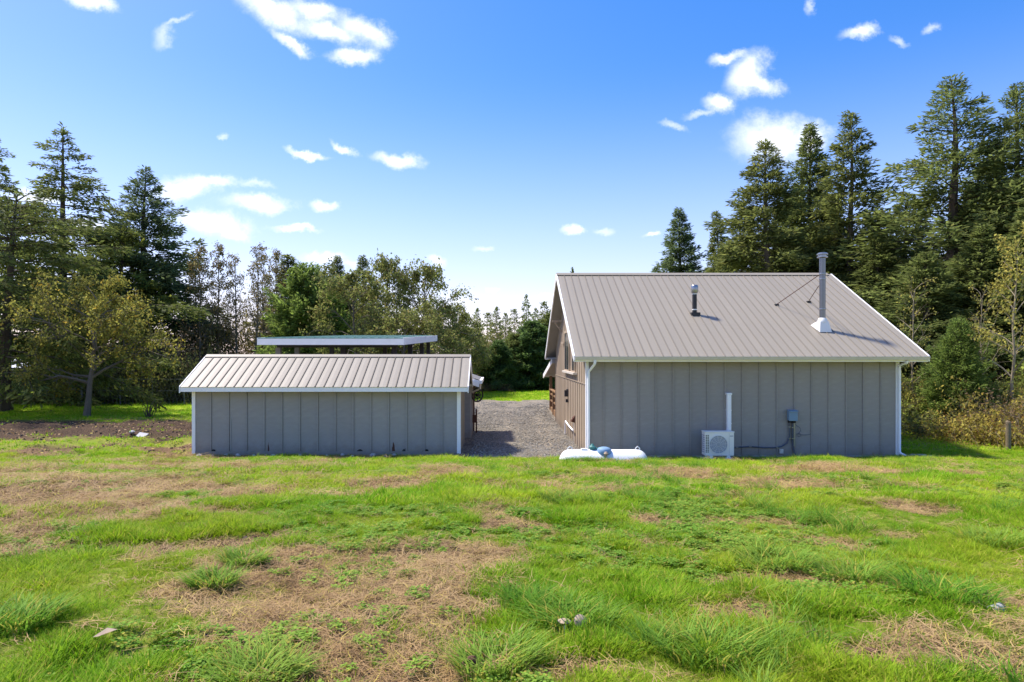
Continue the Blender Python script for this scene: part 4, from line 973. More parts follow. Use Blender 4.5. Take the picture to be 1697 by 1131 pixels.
def tree(name, key, u, d, vtop, hw, label, cat='tree', group=None, rz=None, base=None):
    if key.split('_')[0] in CONES: hw *= 1.3 if key == 'hemlock' else 1.6
    tme, cme, H0, R0 = PROTO[key]
    x = (u - U0) / FPX * d; zb = G(x, d) if base is None else base
    H = EYE + (V0 - vtop) / FPX * d - zb; sx = hw / FPX * d / R0
    o = thing(name, label, cat, (x, d, zb), group)
    o.rotation_euler = (0, 0, (u * 1.37) % 6.28 if rz is None else rz); o.scale = (sx, sx, H / H0)
    for nm, me_ in (('trunk', tme), ('crown', cme)):
        c = bpy.data.objects.new(nm, me_); COL.objects.link(c); c.parent = o
    return o
# prototypes -------------------------------------------------------
proto('fir', conifer, 'fir', 'bark', seed=1, H=16, Rm=3.0, zb=.8, p=1.12, droop=.22, dens=124, sp=0.28, trunk_r=.2, vj=1.35)
proto('fir_b', conifer, 'fir', 'bark', seed=2, H=16, Rm=3.0, zb=1.5, p=1.02, droop=.28, dens=113, sp=0.29, irregular=.45, gaps=0.06, trunk_r=.22, vj=1.35)
proto('olive', conifer, 'olivefir', 'greybark', seed=3, H=17, Rm=2.9, zb=2.0, p=0.94, droop=.30, dens=109, sp=0.28, irregular=.45, gaps=0.07, trunk_r=.22, dead=.25, vj=1.35)
proto('olive_b', conifer, 'olivefir', 'greybark', seed=4, H=17, Rm=2.9, zb=1.0, p=1.02, droop=.26, dens=109, sp=0.28, irregular=.5, gaps=0.08, trunk_r=.2, dead=.2, vj=1.35)
proto('open', conifer, 'fir', 'bark', seed=5, H=18, Rm=3.6, zb=3.2, p=0.94, droop=.20, el0=-14, el1=38, dens=101, sp=0.26, irregular=.55, gaps=0.16, whorl=.36, trunk_r=.26, upturn=.1, dead=.15, vj=1.35)
proto('open_b', conifer, 'fir', 'bark', seed=6, H=18, Rm=3.6, zb=2.5, p=1.02, droop=.24, el0=-16, dens=106, sp=0.26, irregular=.5, gaps=0.13, whorl=.34, trunk_r=.26, dead=.15, vj=1.35)
proto('spire', conifer, 'olivefir', 'bark', seed=7, H=14, Rm=1.3, zb=1, p=1.22, droop=.2, dens=152, sp=0.28, trunk_r=.14)
proto('hemlock', conifer, 'hemlock', 'bark', seed=8, H=15, Rm=4.4, zb=1.6, p=1.0, droop=.14, el0=-2, el1=22, dens=92, sp=.27, irregular=.55, gaps=.16, whorl=.42, trunk_r=.24, vj=.5, hang=.3)
proto('spread', conifer, 'hemlock', 'bark', seed=9, H=11, Rm=5.6, zb=1.9, p=.50, droop=.24, el0=0, el1=24, dens=84, sp=.27, irregular=.45, gaps=.12, whorl=.48, nb=(4, 6), trunk_r=.30, vj=.5, hang=.4, lean=.6)
proto('dark', conifer, 'bluefir', 'bark', seed=10, H=16, Rm=3.7, zb=1.6, p=1.07, droop=.2, el0=-8, dens=106, sp=0.30, irregular=.5, gaps=0.12, whorl=.38, trunk_r=.24, upturn=.06, vj=1.35)
proto('lime', conifer, 'limefir', 'bark', seed=11, H=9, Rm=2.6, zb=1.5, p=0.87, droop=.25, dens=86, sp=0.28, irregular=.5, gaps=0.12, trunk_r=.14)
proto('far', conifer, 'fir', 'greybark', seed=12, H=15, Rm=2.6, zb=2, p=.8, droop=.25, dens=14, sp=.5, irregular=.55, gaps=.25, whorl=.5, trunk_r=.2, sw=.25)
proto('far_b', conifer, 'olivefir', 'greybark', seed=13, H=15, Rm=2.2, zb=4, p=.6, droop=.25, dens=12, sp=.5, irregular=.6, gaps=.4, whorl=.5, trunk_r=.2, sw=.25)
proto('cedar', conifer, 'cedar', 'bark', seed=14, H=7, Rm=2.4, zb=.1, p=0.73, droop=.28, el0=0, el1=50, dens=131, sp=0.30, irregular=.3, whorl=.22, nb=(4, 6), trunk_r=.16, hang=.3)
proto('roundcedar', conifer, 'youngfir', 'bark', seed=15, H=8.5, Rm=2.7, zb=.3, p=0.68, droop=.12, el0=8, el1=55, dens=122, sp=0.29, irregular=.35, whorl=.25, nb=(4, 6), trunk_r=.18, upturn=.12)
proto('young', conifer, 'youngfir', 'bark', seed=16, H=4.3, Rm=1.2, zb=.1, p=.92, droop=.05, el0=8, el1=50, dens=240, sp=.12, irregular=.3, whorl=.13, nb=(4, 6), trunk_r=.05, upturn=.15, vj=.5)
with_mat('fir', 'fir_blue', 'bluefir'); with_mat('cedar', 'cedar_dark', 'fir')
proto('alder', broadleaf, 'alder', 'greybark', seed=21, H=12, Rm=2.0, z0=2.5, trunk_r=.13, nl=24, asc=.9, lev=2, droop=.0, nleaf=5, leaf=.17, spread=.12, prof='tall')
proto('alder_b', broadleaf, 'alder', 'greybark', seed=22, H=12, Rm=1.8, z0=3.5, trunk_r=.12, nl=22, asc=1.0, lev=2, droop=.0, nleaf=3, leaf=.16, spread=.12, prof='tall')
proto('willow', broadleaf, 'willow', 'greybark', seed=23, H=8.5, Rm=3.0, z0=1.0, trunk_r=.16, nl=26, asc=.65, lev=2, droop=.20, nleaf=17, leaf=.20, spread=.16, hang=.6)
proto('willow_b', broadleaf, 'willow', 'greybark', seed=24, H=8.5, Rm=3.0, z0=1.2, trunk_r=.16, nl=24, asc=.8, lev=2, droop=.12, nleaf=13, leaf=.19, spread=.15, hang=.5)
proto('apple', broadleaf, 'apple', 'greybark', seed=25, H=6.2, Rm=3.0, z0=1.5, trunk_r=.17, nl=22, asc=.45, lev=2, droop=.13, nleaf=24, leaf=.14, spread=.14, hang=.3, lean=1.0, bend=.45)
proto('maple', broadleaf, 'maple', 'palebark', seed=26, H=7.5, Rm=1.7, z0=2.0, trunk_r=.075, nl=20, asc=.75, lev=1, droop=.02, nleaf=22, leaf=.12, spread=.09, prof='tall')
proto('sapling', broadleaf, 'maple', 'palebark', seed=27, H=6, Rm=1.5, z0=1.6, trunk_r=.05, nl=18, asc=.8, lev=1, droop=.0, nleaf=5, leaf=.09, spread=.08, prof='tall')
proto('bush', shrub, 'shrubgreen', 'greybark', seed=31, H=2.0, Rm=1.5, ns=38, nleaf=20, leaf=.13)
proto('bramble', shrub, 'bramble', 'palebark', seed=32, H=2.0, Rm=1.6, ns=46, nleaf=17, leaf=.125, arch=.75)
proto('brush', shrub, 'brownshrub', 'greybark', seed=33, H=3.0, Rm=1.6, ns=44, nleaf=9, leaf=.12, arch=.12)
proto('hedge', shrub, 'darkhedge', 'greybark', seed=34, H=2.4, Rm=1.8, ns=44, nleaf=20, leaf=.16)
proto('thicket', shrub, 'alder', 'greybark', seed=35, H=5.5, Rm=2.6, ns=34, nleaf=14, leaf=.19, arch=.05, spread=.14)
with_mat('bush', 'bush_yellow', 'maple'); with_mat('brush', 'brush_olive', 'alder'); with_mat('bush', 'bush_dark', 'darkhedge')
# right: conifers behind the house ----------------------------------
GR = 'tall conifers behind the house'
tree('fir_tree', 'fir_blue', 1125, 55, 345, 58, 'broad bluish fir rising above the middle of the house ridge, nearest the open sky', group=GR)
tree('fir_tree', 'spire', 1189, 58, 352, 26, 'narrow pale green spire just right of the broad bluish fir', group=GR)
tree('fir_tree', 'olive_b', 1228, 47, 338, 62, 'shorter olive fir on the left shoulder of the tall group behind the ridge', group=GR)
tree('fir_tree', 'olive', 1274, 41, 234, 78, 'tall olive fir whose tip stands before the left part of the large white cloud', group=GR)
tree('fir_tree', 'fir', 1341, 44, 206, 72, 'dark fir whose tip stands before the right edge of the large white cloud', group=GR)
tree('fir_tree', 'olive_b', 1410, 40, 186, 78, 'tall brownish-olive fir above the steel flue, right of the large cloud', group=GR, rz=2.0)
tree('fir_tree', 'open', 1580, 36, 128, 118, 'tallest open-branched fir with bare trunk showing, right of the house roof', group=GR, rz=1.0)
tree('fir_tree', 'open_b', 1684, 35, 140, 95, 'tall dark fir at the right edge, its tip level with the tallest fir', group=GR)
tree('fir_tree', 'fir_b', 1503, 44, 322, 72, 'mid-height dark fir in the gap left of the tallest open fir', group=GR)
tree('fir_tree', 'fir_b', 1452, 37, 395, 72, 'dark lower fir over the right slope of the house roof', group=GR, rz=2.2)
tree('fir_tree', 'fir', 1375, 47, 330, 70, 'dark fir filling the gap behind the steel flue pipe', group=GR)
tree('fir_tree', 'olive', 1310, 50, 320, 70, 'brownish fir low between the two firs before the large cloud', group=GR, rz=4)
tree('fir_tree', 'fir_b', 1535, 31, 418, 84, 'deep green fir directly behind the pale leafy sapling by the roof edge', group=GR, rz=4.4)
tree('fir_tree', 'fir', 1628, 31, 372, 90, 'dense green fir behind the yellow-leaved young maple', group=GR, rz=5.1)
tree('fir_tree', 'fir_b', 1640, 42, 262, 84, 'dark fir between the tallest fir and the one at the right edge', group=GR, rz=3)
tree('fir_tree', 'fir', 1702, 30, 345, 90, 'lower green fir cut by the right edge of the view', group=GR)
tree('fir_tree', 'open', 1800, 34, 110, 110, 'big fir mostly beyond the right edge of the view', group=GR, rz=3.3)
tree('fir_tree', 'cedar_dark', 1575, 27.5, 560, 70, 'low dark evergreen behind the small bright fir', group=GR)
tree('fir_tree', 'cedar_dark', 1512, 29, 545, 60, 'low dark evergreen just past the house roof corner', group=GR)
tree('fir_tree', 'cedar_dark', 1655, 26.5, 560, 75, 'low dark evergreen behind the brambles at right', group=GR)
tree('young_fir', 'young', 1588, 24.3, 532, 58, 'small bright green fir between the house corner and the brambles', 'tree')
tree('maple_tree', 'maple', 1673, 23.4, 380, 66, 'young yellow-leaved maple with pale straight trunk at far right', 'tree', rz=.4)
tree('sapling', 'sapling', 1508, 26, 462, 60, 'thin pale sapling with few yellow leaves beside the roof corner', 'tree')
tree('sapling', 'sapling', 1632, 25.2, 470, 46, 'thin sapling just left of the yellow-leaved maple', 'tree', rz=2)
GB = 'undergrowth right of the house'
for (key, u, d, v, hw, lab) in (
    ('bush', 1512, 25.0, 648, 46, 'green bush nearest the right corner of the house'),
    ('bush_yellow', 1500, 26.6, 618, 44, 'yellowish bush behind the bush at the house corner'),
    ('bush_dark', 1548, 24.2, 664, 52, 'dark green bush at the foot of the small bright fir'),
    ('bramble', 1592, 23.0, 662, 54, 'arching bramble with bare canes in front of the small bright fir'),
    ('bush_dark', 1556, 26, 640, 60, 'dark bush left of the small bright fir'),
    ('bramble', 1634, 22.6, 645, 56, 'bramble with orange and green leaves left of the maple trunk'),
    ('bush_yellow', 1622, 24.0, 632, 54, 'yellow-green bush behind the orange bramble'),
    ('bramble', 1690, 22.0, 632, 60, 'reddish bramble at the right edge before the maple trunk'),
    ('bush', 1685, 24.6, 610, 64, 'taller green bush behind the maple trunk at right edge'),
    ('bramble', 1655, 22.2, 684, 46, 'low bramble around the weathered fence post'),
    ('brush', 1720, 21.4, 660, 50, 'brown dry stalks cut by the right edge'),
    ('bramble', 1745, 22.5, 620, 70, 'bramble just outside the right edge')):
    tree('shrub', key, u, d, v, hw, lab, 'shrub', GB)
x, y = at(1671, 747)
solo('fence_post', MB().tube([(x, y, G(x, y) - .2), (x, y, G(x, y) + .92), (x + .01, y, G(x, y) + .94)], [.075, .075, .05], 10), M['fence_post'], 'weathered round wooden post among the brambles at far right', 'post', (x, y, G(x, y)))
# left -----------------------------------------------------------------
tree('hemlock_tree', 'hemlock', 104, 46, 208, 135, 'tall drooping hemlock with the highest tip at far left', rz=1.2)
tree('hemlock_tree', 'hemlock', -18, 46, 215, 130, 'hemlock mostly beyond the left edge, branch tips showing', rz=3.4)
sp_t = tree('spreading_conifer', 'spread', 8, 35.0, 318, 205, 'wide low conifer with thick forked leaning trunk at far left', rz=0)
lb = MB().tube([(.10, .0, .55), (.55, -.02, 1.05), (1.25, -.05, 1.65), (1.7, -.05, 2.2)], [.20, .17, .14, .08], 7)
c = bpy.data.objects.new('limb', lb.mesh('limb', M['bark'])); COL.objects.link(c); c.parent = sp_t
tree('lime_conifer', 'lime', 203, 47, 382, 66, 'yellow-green loose conifer between the wide conifer and the dark fir')
tree('dark_fir', 'dark', 241, 51, 278, 92, 'dark open fir standing alone left of the bare alders', rz=.6)
tree('apple_tree', 'apple', 143, 32, 478, 92, 'old apple tree with yellowing leaves left of the shed', rz=.0)
GA = 'thin bare alders left of the shed roof'
for (key, u, d, v, hw, lab) in (('alder', 338, 48, 405, 36, 'leafiest brown alder, next to the dark fir'), ('alder', 366, 51, 402, 36, 'second alder from the dark fir, thin brown leaves'),
    ('alder_b', 392, 50, 418, 32, 'short sparse alder in the middle of the alder row'), ('alder_b', 418, 48.5, 402, 36, 'tallest bare alder, centre of the row'),
    ('alder_b', 443, 53, 418, 32, 'bare alder just right of the tallest one'), ('alder', 462, 56, 412, 34, 'last alder before the olive spire conifer'), ('alder_b', 318, 54, 430, 32, 'bare alder half hidden behind the dark fir')):
    tree('alder_tree', key, u, d, v, hw, lab, 'tree', GA)
tree('spire_conifer', 'spire', 479, 58, 424, 40, 'slim olive conifer between the alders and the dense green cedar')
tree('dense_cedar', 'roundcedar', 507, 45, 448, 74, 'dense dark green cedar behind the left end of the raised canopy')
tree('dense_cedar', 'roundcedar', 545, 48, 470, 50, 'green cedar squeezed between the dense cedar and the first willow', rz=2.5)
tree('back_fir', 'fir', 560, 68, 424, 40, 'dark fir tip showing above the dense cedar', rz=1)
tree('back_fir', 'fir_b', 601, 68, 424, 38, 'dark fir tip showing above the first willow', rz=2)
GW = 'yellow-green willows behind the canopy'
for (key, u, d, v, hw, lab) in (('willow', 588, 42, 462, 66, 'full olive willow above the left half of the canopy'), ('willow_b', 642, 45, 440, 56, 'tall thin-topped willow in the middle of the willow row'),
    ('willow_b', 703, 45, 452, 66, 'airy willow whose bare top arches towards the right'), ('willow', 668, 40.5, 520, 62, 'low willow right behind the canopy edge'),
    ('willow', 748, 47, 512, 50, 'small willow right of the canopy'), ('willow', 776, 49, 548, 34, 'lowest willow at the right end of the row'), ('willow', 720, 42, 540, 50, 'low willow behind the right corner of the canopy')):
    tree('willow_tree', key, u, d, v, hw, lab, 'tree', GW)
GF = 'far conifers on the skyline between the buildings'
far = [(757,130,508,'far conifer tip just right of the willow row'),(774,140,520,'short far conifer second from the willow row'),(791,135,512,'far conifer above the leftmost low cedar'),
       (808,150,520,'faint far conifer between the two left cedars'),(823,140,510,'bushy-topped far conifer above the feathery cedar'),(838,150,520,'low far conifer just left of the middle of the gap'),
       (853,140,514,'far conifer left of the tallest one in the skyline gap'),(872,135,490,'tallest far conifer in the skyline gap between shed and house'),(888,145,512,'low far conifer just right of the tallest far one'),
       (903,140,502,'far conifer beside the back eave of the house'),(917,150,512,'far conifer partly hidden by the back eave of the house')]
for i, (u, d, v, lab) in enumerate(far):
    tree('far_conifer', 'far' if i % 3 else 'far_b', u, d, v, 15 + (i * 7) % 6, lab, 'tree', GF)
tree('far_conifer', 'far', 949, 120, 446, 14, 'tiny conifer tip peeking just above the left end of the house ridge')
for i, (u, d, v, lab) in enumerate(((800,95,548,'brown bare thicket above the leftmost low cedar'),(822,100,545,'brown bare thicket above the feathery cedar'),(842,98,548,'brown bare thicket left of the broad cedar'),(863,95,545,'brown bare thicket under the tallest far conifer'))):
    tree('far_brush', 'thicket', u, d, v, 22, lab, 'thicket', 'brown thickets below the far conifers')
GC = 'dense dark cedars at the end of the gravel drive'
for (key, u, d, v, hw, lab) in (('cedar', 797, 51, 572, 32, 'leftmost low cedar beyond the lean-to roof'), ('cedar', 826, 50, 566, 36, 'feathery cedar at the middle of the drive end'),
    ('cedar_dark', 852, 52, 556, 40, 'cedar left of the two tallest at the drive end'), ('cedar', 882, 52, 534, 52, 'tall broad cedar left of the porch'), ('cedar_dark', 912, 54, 522, 46, 'tallest cedar partly behind the porch'),
    ('cedar', 940, 56, 530, 40, 'cedar seen through the porch posts')):
    tree('cedar_tree', key, u, d, v, hw, lab, 'tree', GC)
for (key, u, d, v, hw, lab) in (('brush', 800, 49, 634, 22, 'low brown brush at the foot of the left cedar'), ('brush', 822, 48.5, 638, 20, 'low brown brush beside the lawn edge at the drive end')):
    tree('shrub', key, u, d, v, hw, lab, 'shrub')
GH = 'bushes along the left fence'
for (key, u, d, v, hw, lab) in (('brush_olive', -25, 45, 646, 36, 'brown bush beyond the left edge'), ('brush_olive', 18, 44.5, 646, 30, 'brown bush left of the forked trunk'), ('bush_dark', 62, 44.6, 648, 26, 'dark bush right of the forked trunk'),
    ('bush_dark', 92, 45, 640, 28, 'dark bush behind the gate frame'), ('bush_dark', 132, 45, 636, 32, 'dark bush behind the apple trunk'), ('hedge', 172, 45.5, 612, 36, 'dark hedge clump right of the apple trunk'),
    ('hedge', 208, 46, 606, 38, 'dark hedge clump under the apple crown edge'), ('brush', 244, 46.5, 590, 36, 'brown brush between the hedge clumps'), ('hedge', 268, 45.5, 608, 38, 'dark hedge clump left of the shed eave'),
    ('brush', 285, 48, 566, 34, 'taller brown brush behind the hedge by the shed'), ('hedge', 302, 46, 600, 34, 'dark hedge clump touching the shed eave'), ('brush', 262, 47.5, 560, 34, 'tall brown brush under the dark fir'),
    ('hedge', 330, 48, 580, 36, 'dark hedge clump behind the left end of the shed roof')):
    tree('shrub', key, u, d - 4.4, v + 4, hw, lab, 'shrub', GH)
GT = 'brown thickets between the alder trunks'
for (u, d, v, lab) in ((330, 52, 520, 'thicket between the dark fir and first alder'), (362, 54, 512, 'thicket below the second alder'), (398, 53, 518, 'thicket in the middle of the alder row'), (436, 54, 512, 'thicket below the bare right alders'), (470, 55, 520, 'thicket left of the dense cedar')):
    tree('thicket', 'thicket', u, d, v, 40, lab, 'thicket', GT)
# cut stump shoots on the bank
x, y = at(247, 693); st = MB(); rng = np.random.RandomState(3)
for k in range(16):
    a = rng.uniform(-.9, 1.2); l = rng.uniform(.4, 1.15)
    st.tube([(x + rng.uniform(-.1, .1), y + rng.uniform(-.1, .1), G(x, y) - .1), (x + a * l * .45, y + rng.uniform(-.2, .2), G(x, y) + l * .6), (x + a * l * .75, y + rng.uniform(-.3, .3), G(x, y) + l)], [.022, .014, .005], 4)
solo('bare_shoots', st, M['bark'], 'clump of bare dark shoots on the bank left of the shed', 'shrub', (x, y, G(x, y)))

# ------------------------------------------------------------------ grass, clover and straw
def blades(rng, n, rad, h0, h1, w, curl, seg=3, lean=.5, flat=False):
    V = []; F = []
    for i in range(n):
        a = rng.rand() * 6.28; q = rad * math.sqrt(rng.rand()); b = np.array([math.cos(a) * q, math.sin(a) * q, 0])
        az = a + rng.normal(0, 1.0); dirh = np.array([math.cos(az), math.sin(az), 0]); sd_ = np.array([-dirh[1], dirh[0], 0])
        h = rng.uniform(h0, h1); ww = w * rng.uniform(.7, 1.2); le = lean * rng.uniform(.3, 1.3); o = len(V)
        if flat: b[2] = rng.uniform(.002, .02)
        for k in range(seg + 1):
            t = k / seg
            if flat: p = b + dirh * h * (t - .5) + sd_ * curl * h * (t - .5) ** 2 * rng.choice([-1, 1]) + [0, 0, .01 * math.sin(t * 3)]
            else: p = b + dirh * h * (le * t + curl * t * t) * .8 + np.array([0, 0, 1]) * h * (t - .35 * curl * t * t - .1 * le * t)
            wk = ww * (1 - t ** 1.6) if k < seg else 0
            if k < seg: V += [p - sd_ * wk, p + sd_ * wk]
            else: V.append(p)
        for k in range(seg - 1): F.append((o + 2 * k, o + 2 * k + 1, o + 2 * k + 3, o + 2 * k + 2))
        F.append((o + 2 * seg - 2, o + 2 * seg - 1, o + 2 * seg))
    return V, F
def clover(rng, n, rad):
    V = []; F = []
    for i in range(n):
        a = rng.rand() * 6.28; q = rad * math.sqrt(rng.rand()); c = np.array([math.cos(a) * q, math.sin(a) * q, rng.uniform(.015, .055)])
        t0 = rng.rand() * 6.28; s = rng.uniform(.011, .020)
        for k in range(3):
            t = t0 + k * 2.094; d = np.array([math.cos(t), math.sin(t), rng.uniform(-.1, .35)]); e = np.array([-d[1], d[0], 0]); o = len(V)
            V += [c, c + d * s * .8 + e * s * .6, c + d * s * 1.5 + e * s * .25, c + d * s * 1.5 - e * s * .25, c + d * s * .8 - e * s * .6]; F.append((o, o + 1, o + 2, o + 3, o + 4))
    return V, F
SRC = {}
def source(key, variants, material):
    c = bpy.data.collections.new('src_' + key); SRC[key] = c
    for V, F in variants:
        me = bpy.data.meshes.new(key); me.from_pydata([tuple(p) for p in V], [], F); me.update(); me.materials.append(material)
        o = bpy.data.objects.new(key, me); c.objects.link(o)
rng = np.random.RandomState(77)
source('lawn', [blades(rng, 22, .055, .025, .075, .0026, .5, lean=.85) for _ in range(7)], M['lawn_grass'])
source('lawn_mid', [blades(rng, 16, .085, .035, .09, .0046, .45, lean=.8, seg=2) for _ in range(6)], M['lawn_grass'])
source('lawn_far', [blades(rng, 14, .22, .06, .14, .016, .4, lean=.7, seg=2) for _ in range(4)], M['far_grass'])
source('tuft', [blades(rng, 44, .09, .14, .32, .0042, .8, seg=4, lean=.55) for _ in range(5)], M['tall_grass'])
source('clover', [clover(rng, 26, .085) for _ in range(5)], M['clover_leaf'])
source('straw', [blades(rng, 16, .10, .05, .17, .0020, .4, seg=3, flat=True) for _ in range(6)], M['dry_straw'])
source('clod', [(lambda m: ([v.co[:] for v in m.vertices], [tuple(p.vertices) for p in m.polygons]))(rock_mesh(60 + k, .03, .025, .02, M['ground'])) for k in range(4)], M['bark'])
def scatter(name, key, x, y, scale, label, cat, rng, tilt=.15, dz=0.0):
    z = gz(x, y) - soil(x, y)[0] * .015 + dz; n = len(x)
    me = bpy.data.meshes.new(name); me.vertices.add(n); me.vertices.foreach_set('co', np.stack([x, y, z], 1).astype(np.float32).ravel())
    a = me.attributes.new('rot', 'FLOAT_VECTOR', 'POINT'); a.data.foreach_set('vector', np.stack([rng.normal(0, tilt, n), rng.normal(0, tilt, n), rng.uniform(0, 6.28, n)], 1).astype(np.float32).ravel())
    a = me.attributes.new('scl', 'FLOAT', 'POINT'); a.data.foreach_set('value', scale.astype(np.float32))
    a = me.attributes.new('idx', 'INT', 'POINT'); a.data.foreach_set('value', rng.randint(0, 100, n).astype(np.int32))
    o = bpy.data.objects.new(name, me); COL.objects.link(o); tag(o, label, cat, None, 'stuff')
    ng = bpy.data.node_groups.new(name, 'GeometryNodeTree')
    ng.interface.new_socket('Geometry', in_out='INPUT', socket_type='NodeSocketGeometry'); ng.interface.new_socket('Geometry', in_out='OUTPUT', socket_type='NodeSocketGeometry')
    N = ng.nodes.new; L = ng.links.new
    gi = N('NodeGroupInput'); go = N('NodeGroupOutput'); ip = N('GeometryNodeInstanceOnPoints'); ci = N('GeometryNodeCollectionInfo')
    ci.inputs['Collection'].default_value = SRC[key]; ci.inputs['Separate Children'].default_value = True; ci.inputs['Reset Children'].default_value = True
    def attr(nm, ty):
        q = N('GeometryNodeInputNamedAttribute'); q.data_type = ty; q.inputs['Name'].default_value = nm; return q.outputs['Attribute']
    L(gi.outputs[0], ip.inputs['Points']); L(ci.outputs[0], ip.inputs['Instance']); ip.inputs['Pick Instance'].default_value = True
    md = N('ShaderNodeMath'); md.operation = 'MODULO'; L(attr('idx', 'INT'), md.inputs[0]); md.inputs[1].default_value = len(SRC[key].objects)
    L(md.outputs[0], ip.inputs['Instance Index'])
    e2r = N('FunctionNodeEulerToRotation'); L(attr('rot', 'FLOAT_VECTOR'), e2r.inputs[0]); L(e2r.outputs[0], ip.inputs['Rotation'])
    L(attr('scl', 'FLOAT'), ip.inputs['Scale']); L(ip.outputs[0], go.inputs[0])
    m_ = o.modifiers.new('scatter', 'NODES'); m_.node_group = ng
    return o
def wedge(rng, n, d0, d1, margin=1.12, pw=1.0):
    """points over the strip of ground in view between two depths, a little wider than the view"""
    d = np.sqrt(rng.uniform(d0 ** 2, d1 ** 2, n)) if pw == 1.0 else d0 + (d1 - d0) * rng.rand(n) ** pw
    s = rng.uniform(-.80 * margin, .86 * margin, n); return s * d + rng.uniform(-.4, .4, n), d
def built(x, y):
    return ((x > SX0 - .1) & (x < SX1 + .1) & (y > SY0 - .06) & (y < 23)) | ((x > HX0 - .1) & (x < HX1 + .08) & (y > HY0 - .06) & (y < 34)) | ((x > A0 - .12) & (x < A1 + .1) & (y > 18.45)) | \
           ((x > -3.2) & (x < -.8) & (y > 23) & (y < 26)) | ((x > tx0 + .1) & (x < tx1 - .1) & (np.abs(y - ty) < .33)) | gravel_mask(x, y)
lush = lambda x, y: .55 * fbm(x * .8 + 5, y * .8, 101, 4) + .45 * fbm(x * 2.6 + 5, y * 2.6, 103, 3)
rng = np.random.RandomState(99)
x, y = wedge(rng, 72000, 2.3, 8.5)
x = np.concatenate([x, rng.uniform(-7, 7.5, 13000)]); y = np.concatenate([y, rng.uniform(-1.5, 3.2, 13000)])
s, dkk = soil(x, y); lu = lush(x, y)
k = rng.rand(len(x)) < (1 - s * .96) * np.clip(.7 + (lu - .4) * 2.5, .6, 1)
x, y, lu = x[k], y[k], lu[k]
scatter('lawn_grass', 'lawn', x, y, (.75 + (lu - .47) * 4.2).clip(.45, 1.9) * rng.uniform(.7, 1.3, len(x)), 'yellow-green lawn grass covering the near slope', 'grass', rng)
x, y = wedge(rng, 95000, 8.0, 20.5)
s, dkk = soil(x, y); lu = lush(x, y)
k = (rng.rand(len(x)) < (1 - s * .95) * np.clip(.65 + (lu - .4) * 2.5, .55, 1)) & ~built(x, y)
x, y, lu = x[k], y[k], lu[k]
scatter('upper_grass', 'lawn_mid', x, y, (.75 + (lu - .47) * 3.6).clip(.45, 1.8) * rng.uniform(.7, 1.3, len(x)), 'yellow-green grass between the near slope and the buildings', 'grass', rng)
x, y = wedge(rng, 34000, 20, 52, 1.15)
s, dkk = soil(x, y)
k = (rng.rand(len(x)) < (1 - s * .96)) & ~built(x, y)
x, y = x[k], y[k]
scatter('far_lawn', 'lawn_far', x, y, rng.uniform(.6, 1.2, len(x)) * (.7 + .5 * fbm(x * .5, y * .5, 7, 3)), 'bright mown lawn beyond the buildings', 'grass', rng)
# taller ragged grass, mostly on the right of the slope
x, y = wedge(rng, 9000, 2.6, 18.2)
s, dkk = soil(x, y); cl = fbm(x * 1.1 - 4, y * 1.1, 131, 4)
k = (rng.rand(len(x)) < sstep(.56, .68, cl) * (1 - s) * np.clip(.30 + .14 * x, .06, .75)) & ~built(x, y)
x, y = x[k], y[k]; scatter('tall_grass', 'tuft', x, y, rng.uniform(.35, .95, len(x)) * (1 - .2 * (y > 15)), 'ragged taller grass scattered through the lawn', 'grass', rng, .2)
n = 900; x = np.concatenate([rng.uniform(1.4, 4.6, n), rng.uniform(4.8, 12.6, n * 2)]); y = np.concatenate([rng.normal(17.15, .14, n), rng.normal(18.25, .28, n * 2)])
k = ~built(x, y) & (rng.rand(len(x)) < sstep(.35, .6, fbm(x * 1.7, y * 1.7, 171, 3)) * .55); x, y = x[k], y[k]
scatter('fringe_grass', 'tuft', x, y, rng.uniform(.3, .7, len(x)), 'longer grass along the tank and the foot of the house', 'grass', rng, .2)
# broad-leaved weeds and clover
x, y = wedge(rng, 30000, 2.4, 14)
s, dkk = soil(x, y); cl = fbm(x * .9 + 9, y * .9, 151, 4)
zone = np.exp(-(((x - 1.6) / 1.5) ** 2 + ((y - 7.6) / 2.2) ** 2)) + .8 * np.exp(-(((x + 1.3) / 1.0) ** 2 + ((y - 4.4) / 1.0) ** 2)) + .6 * np.exp(-(((x - 3.9) / 1.4) ** 2 + ((y - 9) / 1.6) ** 2))
k = rng.rand(len(x)) < np.clip(sstep(.55, .65, cl) * .30 + .62 * zone * sstep(.44, .56, cl), 0, 1) * (1 - s * .45)
x, y = x[k], y[k]; scatter('clover', 'clover', x, y, rng.uniform(.55, 1.0, len(x)), 'clover and small broad-leaved weeds among the grass', 'weeds', rng, .12, .01)
# dry cut straw on the bare patches
x, y = wedge(rng, 90000, 2.3, 19.5)
s, dkk = soil(x, y)
k = (rng.rand(len(x)) < (s * (1 - .6 * dkk) * .95 + .05) * np.where(y < 9, 1, .45)) & ~built(x, y)
x, y = x[k], y[k]; scatter('dry_straw', 'straw', x, y, rng.uniform(.7, 1.4, len(x)) * np.where(y < 9, 1, 1.5), 'dry tan grass clippings lying on the bare patches', 'straw', rng, .22, .006)
# crumbs of soil
x, y = wedge(rng, 22000, 2.4, 29)
s, dkk = soil(x, y)
k = (rng.rand(len(x)) < s * (.10 + .6 * dkk)) & ~built(x, y)
x, y = x[k], y[k]; scatter('soil_crumbs', 'clod', x, y, rng.uniform(.3, 1.4, len(x)) ** 1.5 * np.where(y > 18, 1.15, .8), 'crumbs of dark soil on the bare patches', 'soil', rng, .5)
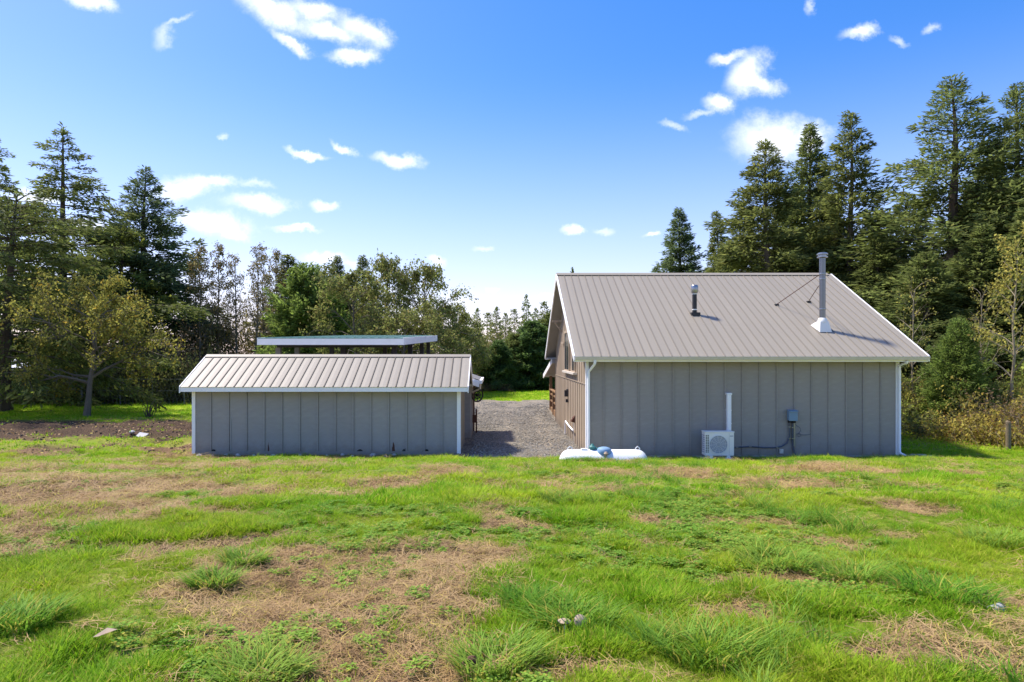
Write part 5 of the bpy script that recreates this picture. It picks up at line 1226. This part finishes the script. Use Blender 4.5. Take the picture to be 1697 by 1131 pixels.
# loose stones on the gravel
source('pebbles', [(lambda m: ([v.co[:] for v in m.vertices], [tuple(p.vertices) for p in m.polygons]))(rock_mesh(80 + k, .030, .024, .018, M['ground'])) for k in range(5)], M['greystone'])
x = rng.uniform(-2, 6, 60000); y = rng.uniform(18.3, 37, 60000)
k = gravel_mask(x, y) & (rng.rand(len(x)) < np.where(np.abs(x - .9) < 2.3, .35, .12)) & ~((x > HX0 - .05) & (y > HY0) & (y < 34)) & ~((x < -.8) & (y < 26)); x, y = x[k], y[k]
scatter('gravel_stones', 'pebbles', x, y, rng.uniform(.4, 1.3, len(x)) ** 1.6, 'loose grey stones lying on the gravel drive', 'gravel', rng, .5, .035)
# leaf litter and chips on the churned bank
V = []; F = []
source('chip', [diamonds(np.zeros((1, 3)), np.array([[.09, 0, .02]]), np.array([[0, .03, .01]]))], M['dry_straw'])
x = rng.uniform(-24, -9.4, 5000); y = rng.uniform(18.5, 31, 5000); s, dkk = soil(x, y)
k = rng.rand(len(x)) < s * .5; x, y = x[k], y[k]
scatter('bark_chips', 'chip', x, y, rng.uniform(.5, 1.4, len(x)), 'pale chips and litter on the churned bank left of the shed', 'litter', rng, .4, .03)
# the biggest grass clumps
for i, (u, v, sc_, wd, lab) in enumerate((
    (950, 1030, 1.0, .26, 'widest clump of arching grass, right above the pair of mushrooms'),
    (872, 1000, .85, .15, 'upright green clump joined to the left of the widest clump'),
    (820, 1100, .95, .20, 'bluish-green clump beside the reddish soil clod'),
    (30, 1052, 1.0, .20, 'dense arching clump at the left edge of the slope'),
    (352, 978, .85, .15, 'dark clump at the left end of the large bare patch'),
    (405, 938, .8, .16, 'clump leaning right behind the dark clump by the bare patch'),
    (1285, 940, 1.0, .28, 'long-bladed pale clump in the middle of the right slope'),
    (1562, 1000, 1.0, .28, 'broad dark clump left of the crushed cup'),
    (1060, 828, .95, .28, 'dark clump below the right end of the propane tank'),
    (942, 832, .75, .34, 'bluish clump below the left end of the propane tank'),
    (1170, 1080, 1.0, .26, 'ragged clump at the bottom right of the widest clump'),
    (1420, 965, .9, .22, 'bluish clump between the pale clump and the broad dark clump'),
    (430, 1120, .8, .2, 'clump at the bottom edge under the large bare patch'),
    (1660, 900, 1.0, .35, 'tall clump near the right edge above the bare patch'))):
    x, y = at(u, v); rng2 = np.random.RandomState(200 + i)
    V, F = blades(rng2, int(260 + wd * 1100), wd, (.10 * sc_), (.27 * sc_), .0056, .8, seg=4, lean=.55)
    V = [(p[0], p[1], p[2] + G(x + p[0], y + p[1]) - G(x, y) - .01) for p in V]
    me = bpy.data.meshes.new('grass_clump'); me.from_pydata(V, [], F); me.update(); me.materials.append(M['tall_grass'])
    o = bpy.data.objects.new('grass_clump', me); COL.objects.link(o); o.location = (x, y, G(x, y)); tag(o, lab, 'grass clump', 'large grass clumps on the slope')
